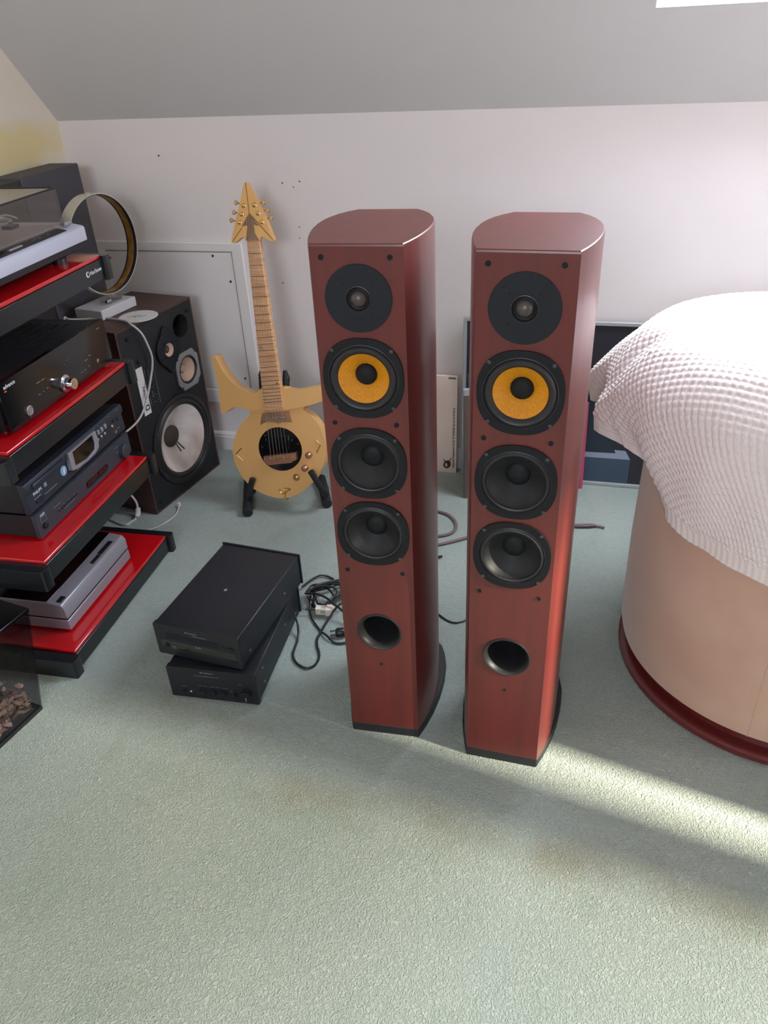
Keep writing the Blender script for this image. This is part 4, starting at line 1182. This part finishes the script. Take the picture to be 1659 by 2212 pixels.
for i in range(6):
    t = i / 5
    obj('saddle', MB().box(-0.0845 + 0.0552 * t - 0.0030, -0.0845 + 0.0552 * t + 0.0030, TH - 0.0135, TH - 0.0100, 0.0745 + 0.0095 * t, 0.0840 + 0.0095 * t), 'gold_metal', br, bevel=0.0008)
for (x, z) in ((-0.0995, 0.0765), (-0.0095, 0.0925)):
    obj('bridge_post', MB().lathe([(0.0036, -TH + 0.010), (0.0036, -TH + 0.0128), (0, -TH + 0.0128)], (x, 0, z), '-y', 12), 'gold_metal', br)
for (x, z) in ((0.0419, 0.1012), (0.0287, 0.0581)):
    obj('control_knob', MB().lathe([(0.0098, -TH), (0.0105, -TH + 0.006), (0.0100, -TH + 0.015), (0.0075, -TH + 0.018), (0, -TH + 0.019)], (x, 0, z), '-y', 32), 'copper', gt)
jk = obj('jack_socket', MB().lathe([(0.0118, -TH), (0.0112, -TH + 0.0025), (0.0095, -TH + 0.0025), (0.008, -TH + 0.0008), (0.0055, -TH + 0.001), (0.005, -TH + 0.005), (0.0022, -TH + 0.006), (0, -TH + 0.004)], (-0.0028, 0, 0.0239), '-y', 32), 'gold_metal', gt)
for pts in ([(-0.186, 0.1043), (-0.2062, 0.0840)], [(-0.2025, 0.0796), (-0.183, 0.0631)], [(0.0633, 0.1496), (0.0785, 0.1340), (0.0655, 0.1097)]):
    obj('carved_chevron', MB().tube([(x, TH - 0.0002, z) for x, z in pts], 0.0022, 8), 'gold_metal', bo)
SCR = [[(-0.0593, -0.020), (-0.0609, -0.0257), (-0.0567, -0.0324), (-0.0480, -0.0350), (-0.0423, -0.0269), (-0.0463, -0.0174)], [(-0.0463, -0.0174), (-0.0406, -0.0155), (-0.0306, -0.016), (-0.0234, -0.014), (-0.025, -0.0183)], [(-0.025, -0.0183), (-0.0366, -0.0264), (-0.0426, -0.0382), (-0.0430, -0.047)]]
for s in SCR:
    obj('carved_scroll', MB().tube(spline([(x, TH - 0.0002, z) for x, z in s], 4), 0.0018, 8), 'gold_metal', bo)
obj('strap_pin', MB().lathe([(0.003, -0.06), (0.0045, -0.056), (0.003, -0.05)], (-0.043, 0, 0), 'z', 12, cap0=True), 'gold_metal', bo)
NT = TH - 0.013
nk = obj('neck', MB().prism([(-0.1359, 0.7262), (-0.0955, 0.7267), (-0.0353, 0.2392), (-0.0994, 0.2300)], NT, NT + 0.022, 'xz'), 'maple', gt, bevel=0.003)
L0, L1 = Vector((-0.1359, 0.7262)), Vector((-0.0994, 0.2300))
R0, R1 = Vector((-0.0955, 0.7267)), Vector((-0.0353, 0.2392))
for n_ in range(1, 25):
    q = 1 - 2 ** (-n_ / 12)
    t = q * 0.628 / 0.4975
    if t > 0.97:
        continue
    a, b = L0.lerp(L1, t), R0.lerp(R1, t)
    obj('fret', MB().tube([(a.x + 0.0008, NT - 0.0002, a.y), (b.x - 0.0008, NT - 0.0002, b.y)], 0.0010, 6), 'fret', nk)
obj('nut', MB().box(-0.1352, -0.0960, NT - 0.003, NT + 0.004, 0.7262, 0.7300), 'copper', nk, bevel=0.0006)
inl = MB()
inl.tube([(-0.1030, NT - 0.0001, 0.4290), (-0.1006, NT - 0.0001, 0.4160)], 0.0006, 6)
inl.tube([(-0.1065, NT - 0.0001, 0.4225), (-0.0950, NT - 0.0001, 0.4235)], 0.0006, 6)
inl.tube([(-0.1062 + 0.003 * math.cos(a * PI / 5), NT - 0.0001, 0.4262 + 0.003 * math.sin(a * PI / 5)) for a in range(10)], 0.0005, 5, closed=True)
obj('inlay', inl, 'veneer', nk)
obj('inlay', MB().prism([(-0.0565, 0.3225), (-0.0565, 0.3145), (-0.0515, 0.3185)], NT - 0.0004, NT + 0.001, 'xz'), 'ink', nk)
hs = obj('headstock', MB().prism(smooth_poly(HEAD, 2), NT - 0.002, NT + 0.016, 'xz'), 'gold', gt, bevel=0.003, seg=2)
hs.modifiers['bevel'].angle_limit = R(55)
obj('headstock_veneer', MB().prism(VENEER, NT - 0.0032, NT - 0.001, 'xz'), 'veneer', hs, bevel=0.0004)
for s in ([(-0.1306, 0.880), (-0.1229, 0.7993)], [(-0.1229, 0.7993), (-0.0535, 0.7300)], [(-0.1229, 0.7993), (-0.1469, 0.7637)], [(-0.1480, 0.7600), (-0.1780, 0.7235)]):
    obj('carved_ridge', MB().tube([(x, NT - 0.0018, z) for x, z in s], 0.0013, 6), 'gold_dark', hs)
POSTS = [(-0.1388, 0.8203), (-0.146, 0.7972), (-0.1535, 0.7752), (-0.1058, 0.8216), (-0.0955, 0.7998), (-0.0847, 0.7768)]
TUN = [(-0.1665, 0.8283), (-0.1739, 0.8028), (-0.1829, 0.7812), (-0.0856, 0.8295), (-0.0739, 0.8079), (-0.0635, 0.7886)]
for (p, t) in zip(POSTS, TUN):
    tp_ = obj('tuning_peg', MB().lathe([(0.0070, -NT + 0.001), (0.0068, -NT + 0.0035), (0.0045, -NT + 0.004), (0.0042, -NT + 0.010), (0.0030, -NT + 0.0115), (0, -NT + 0.0118)], (p[0], 0, p[1]), '-y', 20), 'gold_metal', hs)
    s = -1 if t[0] < p[0] else 1
    obj('tuner_shaft', MB().tube([(t[0] - s * 0.022, NT + 0.012, t[1] - 0.004), (t[0], NT + 0.012, t[1])], 0.0022, 8), 'gold_metal', tp_)
    y0 = NT + 0.009
    obj('tuner_button', MB().prism([(t[0] - s * 0.003, t[1] - 0.004), (t[0] + s * 0.005, t[1] - 0.0075), (t[0] + s * 0.009, t[1] + 0.001), (t[0] + s * 0.004, t[1] + 0.008), (t[0] - s * 0.003, t[1] + 0.004)], y0, y0 + 0.006, 'xz'), 'gold_metal', tp_, bevel=0.0018)
STR = [(-0.0815, 0.083), (-0.0701, 0.0847), (-0.0587, 0.0867), (-0.0488, 0.0883), (-0.0375, 0.0899), (-0.0263, 0.0919)]
STRN = [(-0.1322, 0.728), (-0.1257, 0.728), (-0.1190, 0.728), (-0.1122, 0.728), (-0.1055, 0.728), (-0.0991, 0.728)]
for i in range(6):
    obj('string', MB().tube([(STR[i][0], TH - 0.0138, STR[i][1]), (STRN[i][0], NT - 0.0034, STRN[i][1])], 0.00062 - 0.00005 * i, 5), 'string', gt)

# guitar stand
gs = thing('guitar_stand', 'black foam-padded guitar stand holding the gold guitar', 'stand', (-0.905, 2.03, 0))


def G3(u, v, y):                     # a point given in the guitar's plane, as seen from the stand's base
    return tuple(gt.rotation_euler.to_matrix() @ Vector((u, y, v)) + GB - Vector((-0.905, 2.03, 0)))


o_ = Vector((-0.905, 2.03, 0))
lf0, lf1 = Vector((-0.990, 1.905, 0.0165)) - o_, Vector((-1.075, 2.120, 0.0165)) - o_
rf0, rf1 = Vector((-0.752, 2.000, 0.0165)) - o_, Vector((-0.825, 2.16, 0.0165)) - o_
obj('leg', MB().tube([lf0, lf0.lerp(lf1, 0.3), lf1], 0.0165, 20), 'foam', gs, bevel=0.002)
obj('leg', MB().tube([rf0, rf0.lerp(rf1, 0.3), rf1], 0.0165, 20), 'foam', gs, bevel=0.002)
obj('crossbar', MB().tube([lf1, Vector((-0.95, 2.13, 0.05)) - o_, rf1], 0.010, 14), 'foam', gs)
a0, a1 = Vector(G3(-0.166, -0.046, -0.030)), Vector(G3(-0.1435, 0.012, -0.040))
obj('arm', MB().tube([Vector((-1.022, 2.09, 0.03)) - o_, Vector(G3(-0.172, -0.052, 0.02)), a0, a1], [0.008, 0.009, 0.0095, 0.0095], 14), 'foam', gs)
c0, c1 = Vector(G3(0.078, -0.004, -0.020)), Vector(G3(0.0515, 0.0535, -0.040))
obj('arm', MB().tube([Vector((-0.780, 2.08, 0.03)) - o_, Vector(G3(0.088, -0.03, 0.0)), c0, c1], [0.009, 0.010, 0.0095, 0.0095], 14), 'foam', gs)
obj('upright', MB().tube([Vector((-0.935, 2.125, 0.045)) - o_, Vector(G3(-0.085, 0.27, 0.050))], 0.010, 14), 'foam', gs)
obj('neck_pad', MB().tube([Vector(G3(-0.1215, 0.290, 0.012)), Vector(G3(-0.1195, 0.335, 0.010)), Vector(G3(-0.1130, 0.370, 0.014))], [0.010, 0.012, 0.006], 14), 'foam', gs)
obj('neck_pad', MB().tube([Vector(G3(-0.0430, 0.304, 0.012)), Vector(G3(-0.0405, 0.328, 0.010)), Vector(G3(-0.046, 0.352, 0.014))], [0.010, 0.012, 0.006], 14), 'foam', gs)
obj('yoke', MB().tube([Vector(G3(-0.12, 0.30, 0.03)), Vector(G3(-0.085, 0.275, 0.05)), Vector(G3(-0.043, 0.305, 0.03))], 0.008, 12), 'foam', gs)

# ------------------------------------------------------------------ things leaning on the back wall
cdb = thing('mailing_card', 'flat cream card with vertical print and ink mark leaning on the wall between towers', 'card', (-0.380, 2.300, 0.0))
cdb.rotation_euler = (R(-3.5), 0, 0)
cb = obj('board', MB().box(-0.20, 0.0, 0.0, 0.012, 0.0, 0.348), 'card', cdb, bevel=0.001)
text('lettering', 'Valligames Productions, Tel: 01 47 18 00 00, Fax: 01 41 57 84 26', 0.0098, (-0.0075, -0.0006, 0.018), cb, 'ink', 90, sx=0.86)
bl = MB()
bl.prism(smooth_poly([(-0.042, 0.020), (-0.033, 0.016), (-0.024, 0.021), (-0.019, 0.032), (-0.022, 0.043), (-0.031, 0.046), (-0.039, 0.042), (-0.045, 0.030)], 3), -0.0006, 0.0, 'xz', None, [smooth_poly([(-0.038, 0.024), (-0.033, 0.022), (-0.031, 0.028), (-0.034, 0.036), (-0.039, 0.033)], 3)])
bl.tube([(-0.040, -0.0003, 0.040), (-0.044, -0.0003, 0.050), (-0.037, -0.0003, 0.044)], 0.0012, 5)
bl.tube([(-0.026, -0.0003, 0.044), (-0.019, -0.0003, 0.054), (-0.017, -0.0003, 0.050)], 0.0012, 5)
obj('ink_mark', bl, 'ink', cb, smooth=False)
obj('tape', MB().box(-0.030, -0.006, -0.0004, 0.0, 0.338, 0.344), 'old_wood', cb)

po = thing('framed_poster', 'large dark framed poster with silver frame leaning on the back wall behind the right tower', 'picture', (-0.362, 2.312, 0.0))
po.rotation_euler = (R(-2.2), 0, 0)
PW, PH = 0.64, 0.545
fw = 0.011
obj('frame', MB().prism([(0, 0), (PW, 0), (PW, PH), (0, PH)], -0.018, 0.0, 'xz', None, [[(fw, fw), (PW - fw, fw), (PW - fw, PH - fw), (fw, PH - fw)]]), 'frame_silver', po, bevel=0.0015)
pr = obj('print', MB().box(fw, PW - fw, -0.010, -0.002, fw, PH - fw), 'poster_black', po, smooth=False)
obj('picture_slab', MB().prism([(fw, fw), (0.548, fw), (0.548, 0.098), (fw, 0.098)], -0.0106, -0.010, 'xz'), 'poster_slate', pr, smooth=False)
obj('picture_ledge', MB().prism([(fw, 0.098), (0.548, 0.098), (0.530, 0.128), (fw, 0.145)], -0.0106, -0.010, 'xz'), 'poster_light', pr, smooth=False)
obj('picture_form', MB().prism([(fw, 0.112), (0.50, 0.118), (0.46, 0.21), (0.42, 0.30), (0.36, 0.335), (fw, 0.33)], -0.0110, -0.0106, 'xz'), 'poster_dark', pr, smooth=False)  # dark bottle-like form printed in the picture
obj('picture_streak', MB().prism([(0.445, 0.272), (0.470, 0.268), (0.488, 0.225), (0.462, 0.245)], -0.0113, -0.0110, 'xz'), 'poster_orange', pr, smooth=False)
wb = thing('wooden_board', 'weathered dark wooden frame leaning behind the right tower, in front of the poster', 'frame', (-0.326, 2.138, 0.0), 18.5)
wb.rotation_euler = (R(-4), 0, R(18.5))
obj('board', MB().prism([(0, 0), (0.375, 0), (0.375, 0.37), (0, 0.37)], 0.0, 0.014, 'xz', None, [[(0.025, 0.025), (0.35, 0.025), (0.35, 0.345), (0.025, 0.345)]]), 'old_wood', wb, bevel=0.001)
obj('panel', MB().box(0.02, 0.355, 0.006, 0.012, 0.02, 0.35), 'panel_brown', wb)
obj('corner_cap', MB().box(-0.001, 0.022, -0.001, 0.015, 0.352, 0.372), 'frame_silver', wb, bevel=0.001)
gb = thing('grey_board', 'plain grey board standing right behind the weathered wooden frame', 'board', (-0.322, 2.158, 0.0))
gb.rotation_euler = (R(-4), 0, R(18.5))
obj('board', MB().box(0.006, 0.36, 0.0, 0.006, 0.0, 0.412), 'panel_grey', gb, bevel=0.001)
pk = obj('pink_card', MB().box(0.0, 0.012, 0.0, 0.004, 0.0, 0.30), 'pink', loc=(0.034, 2.262, 0.0), bevel=0.0005)
pk.rotation_euler = (R(-4), 0, R(18.5))
tag(pk, 'narrow pink card edge peeping out behind the right side of the right tower', 'card')

# ------------------------------------------------------------------ drum seat and blanket
PC = Vector((0.507, 1.545))
LEAN = (-0.105, 0.010)       # the padded top sits a little off the axis of the base
dr = thing('drum_seat', 'round suede drum seat on a dark red base under the white blanket', 'seat', (PC.x, PC.y, 0))
obj('body', MB().lathe([(0.30, 0.052), (0.338, 0.054), (0.348, 0.062), (0.353, 0.085), (0.356, 0.30), (0.354, 0.42), (0.345, 0.50), (0.310, 0.63), (0.292, 0.69), (0.268, 0.725), (0.225, 0.755), (0.14, 0.775), (0.0, 0.778)], (0, 0, 0), 'z', 96), 'suede', dr)
for vx in dr.children[0].data.vertices:
    k = min(max((vx.co.z - 0.45) / 0.30, 0), 1)
    k = k * k * (3 - 2 * k)
    vx.co.x += LEAN[0] * k
    vx.co.y += LEAN[1] * k
obj('base', MB().lathe([(0.346, 0.0), (0.352, 0.004), (0.352, 0.016), (0.347, 0.020), (0.336, 0.021), (0.322, 0.022), (0.322, 0.053)], (0, 0, 0), 'z', 96, cap0=True), 'red_wood', dr)
for ang in (252, 12, 132):
    a = R(ang)
    obj('seam', MB().tube([((r + 0.0004) * math.cos(a), (r + 0.0004) * math.sin(a), z) for (r, z) in ((0.348, 0.062), (0.353, 0.085), (0.3545, 0.2), (0.356, 0.30), (0.354, 0.42), (0.346, 0.50))], 0.0012, 6), 'cone_tan', dr)

# the blanket: cloth laid over the drum, its edge hanging at a height and flare that changes round the rim
HEM = [(0, 0.382, 0.46), (40, 0.388, 0.47), (80, 0.38, 0.48), (115, 0.374, 0.48), (138, 0.374, 0.50), (148, 0.388, 0.53), (155, 0.428, 0.562), (162, 0.444, 0.578), (168, 0.440, 0.587), (176, 0.366, 0.600), (182, 0.378, 0.596), (188, 0.422, 0.585), (195, 0.382, 0.572), (201, 0.350, 0.550), (206, 0.348, 0.520),
       (210, 0.368, 0.496), (214, 0.376, 0.474), (224, 0.367, 0.454), (237, 0.369, 0.448), (250, 0.382, 0.442), (268, 0.390, 0.432), (290, 0.378, 0.43), (325, 0.394, 0.44), (360, 0.382, 0.46)]
ha = np.array([h[0] for h in HEM], float)
NT_, NS_ = 1300, 230
th = np.linspace(0, 360, NT_, endpoint=False)


def pchip(x, xp, fp):
    i = np.clip(np.searchsorted(xp, x, side='right') - 1, 0, len(xp) - 2)
    t = (x - xp[i]) / (xp[i + 1] - xp[i])
    t = t * t * (3 - 2 * t)
    return fp[i] * (1 - t) + fp[i + 1] * t


hr = pchip(th, ha, np.array([h[1] for h in HEM]))
hz = pchip(th, ha, np.array([h[2] for h in HEM]))
ca, sa = np.cos(np.radians(th)), np.sin(np.radians(th))
flare = np.clip((hr - 0.362) / 0.075, 0, 1)
drop = np.where(th > 176, 0.050, 0.022) * flare
z55 = 0.718 - drop
# profile control points per direction: centre, rim start, shoulder, below shoulder, hem
u = np.linspace(0, 1, NS_)
knots = np.array([0.0, 0.16, 0.36, 0.46, 0.55, 0.70, 1.0])
rk_ = np.stack([np.zeros(NT_), np.full(NT_, 0.15), np.full(NT_, 0.245), np.full(NT_, 0.288), 0.328 + 0.030 * flare, 0.357 + (0.25 + 0.35 * flare) * (hr - 0.357), hr], 1)
zk_ = np.stack([np.full(NT_, 0.800), np.full(NT_, 0.798), np.full(NT_, 0.788), 0.768 - 0.56 * drop, z55, z55 + 0.38 * (hz - z55), hz], 1)


def interp_rows(xk, yk, x):
    n = len(xk)
    d = np.zeros_like(yk)
    d[:, 1:-1] = ((yk[:, 2:] - yk[:, 1:-1]) / (xk[2:] - xk[1:-1]) + (yk[:, 1:-1] - yk[:, :-2]) / (xk[1:-1] - xk[:-2])) / 2
    d[:, -1] = (yk[:, -1] - yk[:, -2]) / (xk[-1] - xk[-2])
    i = np.clip(np.searchsorted(xk, x, side='right') - 1, 0, n - 2)
    h = xk[i + 1] - xk[i]
    t = (x - xk[i]) / h
    h00, h10, h01, h11 = 2 * t ** 3 - 3 * t ** 2 + 1, t ** 3 - 2 * t ** 2 + t, -2 * t ** 3 + 3 * t ** 2, t ** 3 - t ** 2
    return yk[:, i] * h00 + d[:, i] * h * h10 + yk[:, i + 1] * h01 + d[:, i + 1] * h * h11


RR = interp_rows(knots, rk_, u)
ZZ = interp_rows(knots, zk_, u)
X = RR * ca[:, None]
Y = RR * sa[:, None]
arc = np.concatenate([np.zeros((NT_, 1)), np.cumsum(np.hypot(np.diff(RR, axis=1), np.diff(ZZ, axis=1)), axis=1)], 1)
total = arc[:, -1:]
# outward normal in the (r,z) profile
tr = np.gradient(RR, axis=1)
tz = np.gradient(ZZ, axis=1)
ln = np.hypot(tr, tz) + 1e-9
nr, nz = -tz / ln, tr / ln
# waffle knit in the cloth's own flat coordinates
cell = 0.0138
wx = arc * np.cos(np.radians(th + 24))[:, None]
wy = arc * np.sin(np.radians(th + 24))[:, None]
p, q = wx / cell, wy / cell
star = np.abs(np.sin(PI * p)) * np.abs(np.sin(PI * q))
rib = 0.18 * np.cos(2 * PI * 4 * (p + q)) * np.abs(np.sin(PI * p) * np.sin(PI * q))
band = np.clip((total - arc - 0.028) / 0.006, 0, 1)
disp = 0.0042 * (np.sqrt(star) + rib) * band + (1 - band) * (0.0012 + 0.0006 * np.sin(np.radians(th)[:, None] * 190))
wave = 0.003 * np.sin(np.radians(th)[:, None] * 17 + arc * 30) * np.clip((arc - 0.32) / 0.2, 0, 1)
X += nr * (disp + wave) * ca[:, None]
Y += nr * (disp + wave) * sa[:, None]
ZZ = ZZ + nz * disp
lean = np.clip((ZZ - 0.45) / 0.30, 0, 1)
lean = lean * lean * (3 - 2 * lean)
X += LEAN[0] * lean
Y += LEAN[1] * lean
verts = np.stack([X, Y, ZZ], 2).reshape(-1, 3)


def cloth(name, j0, j1, parent):
    idx = np.arange(NT_ * NS_).reshape(NT_, NS_)
    a = idx[:, j0:j1]
    b = np.roll(a, -1, axis=0)
    f = np.stack([a[:, :-1], a[:, 1:], b[:, 1:], b[:, :-1]], 2).reshape(-1, 4)
    used, inv = np.unique(f, return_inverse=True)
    me = bpy.data.meshes.new(name)
    me.from_pydata(verts[used].tolist(), [], inv.reshape(f.shape).tolist())
    me.polygons.foreach_set('use_smooth', np.ones(len(me.polygons), bool))
    me.materials.append(MATS['blanket'])
    o = bpy.data.objects.new(name, me)
    COL.objects.link(o)
    s = o.modifiers.new('solid', 'SOLIDIFY')
    s.thickness = 0.004
    s.offset = -1
    if parent:
        o.parent = parent
    else:
        o.location = (PC.x, PC.y + 0.012, 0.0)
    return o


jh = int(NS_ * 0.925)
bk = cloth('blanket', 1, jh + 1, None)
tag(bk, 'white waffle-knit blanket draped over the round suede drum seat', 'blanket')
cloth('hem', jh, NS_, bk)
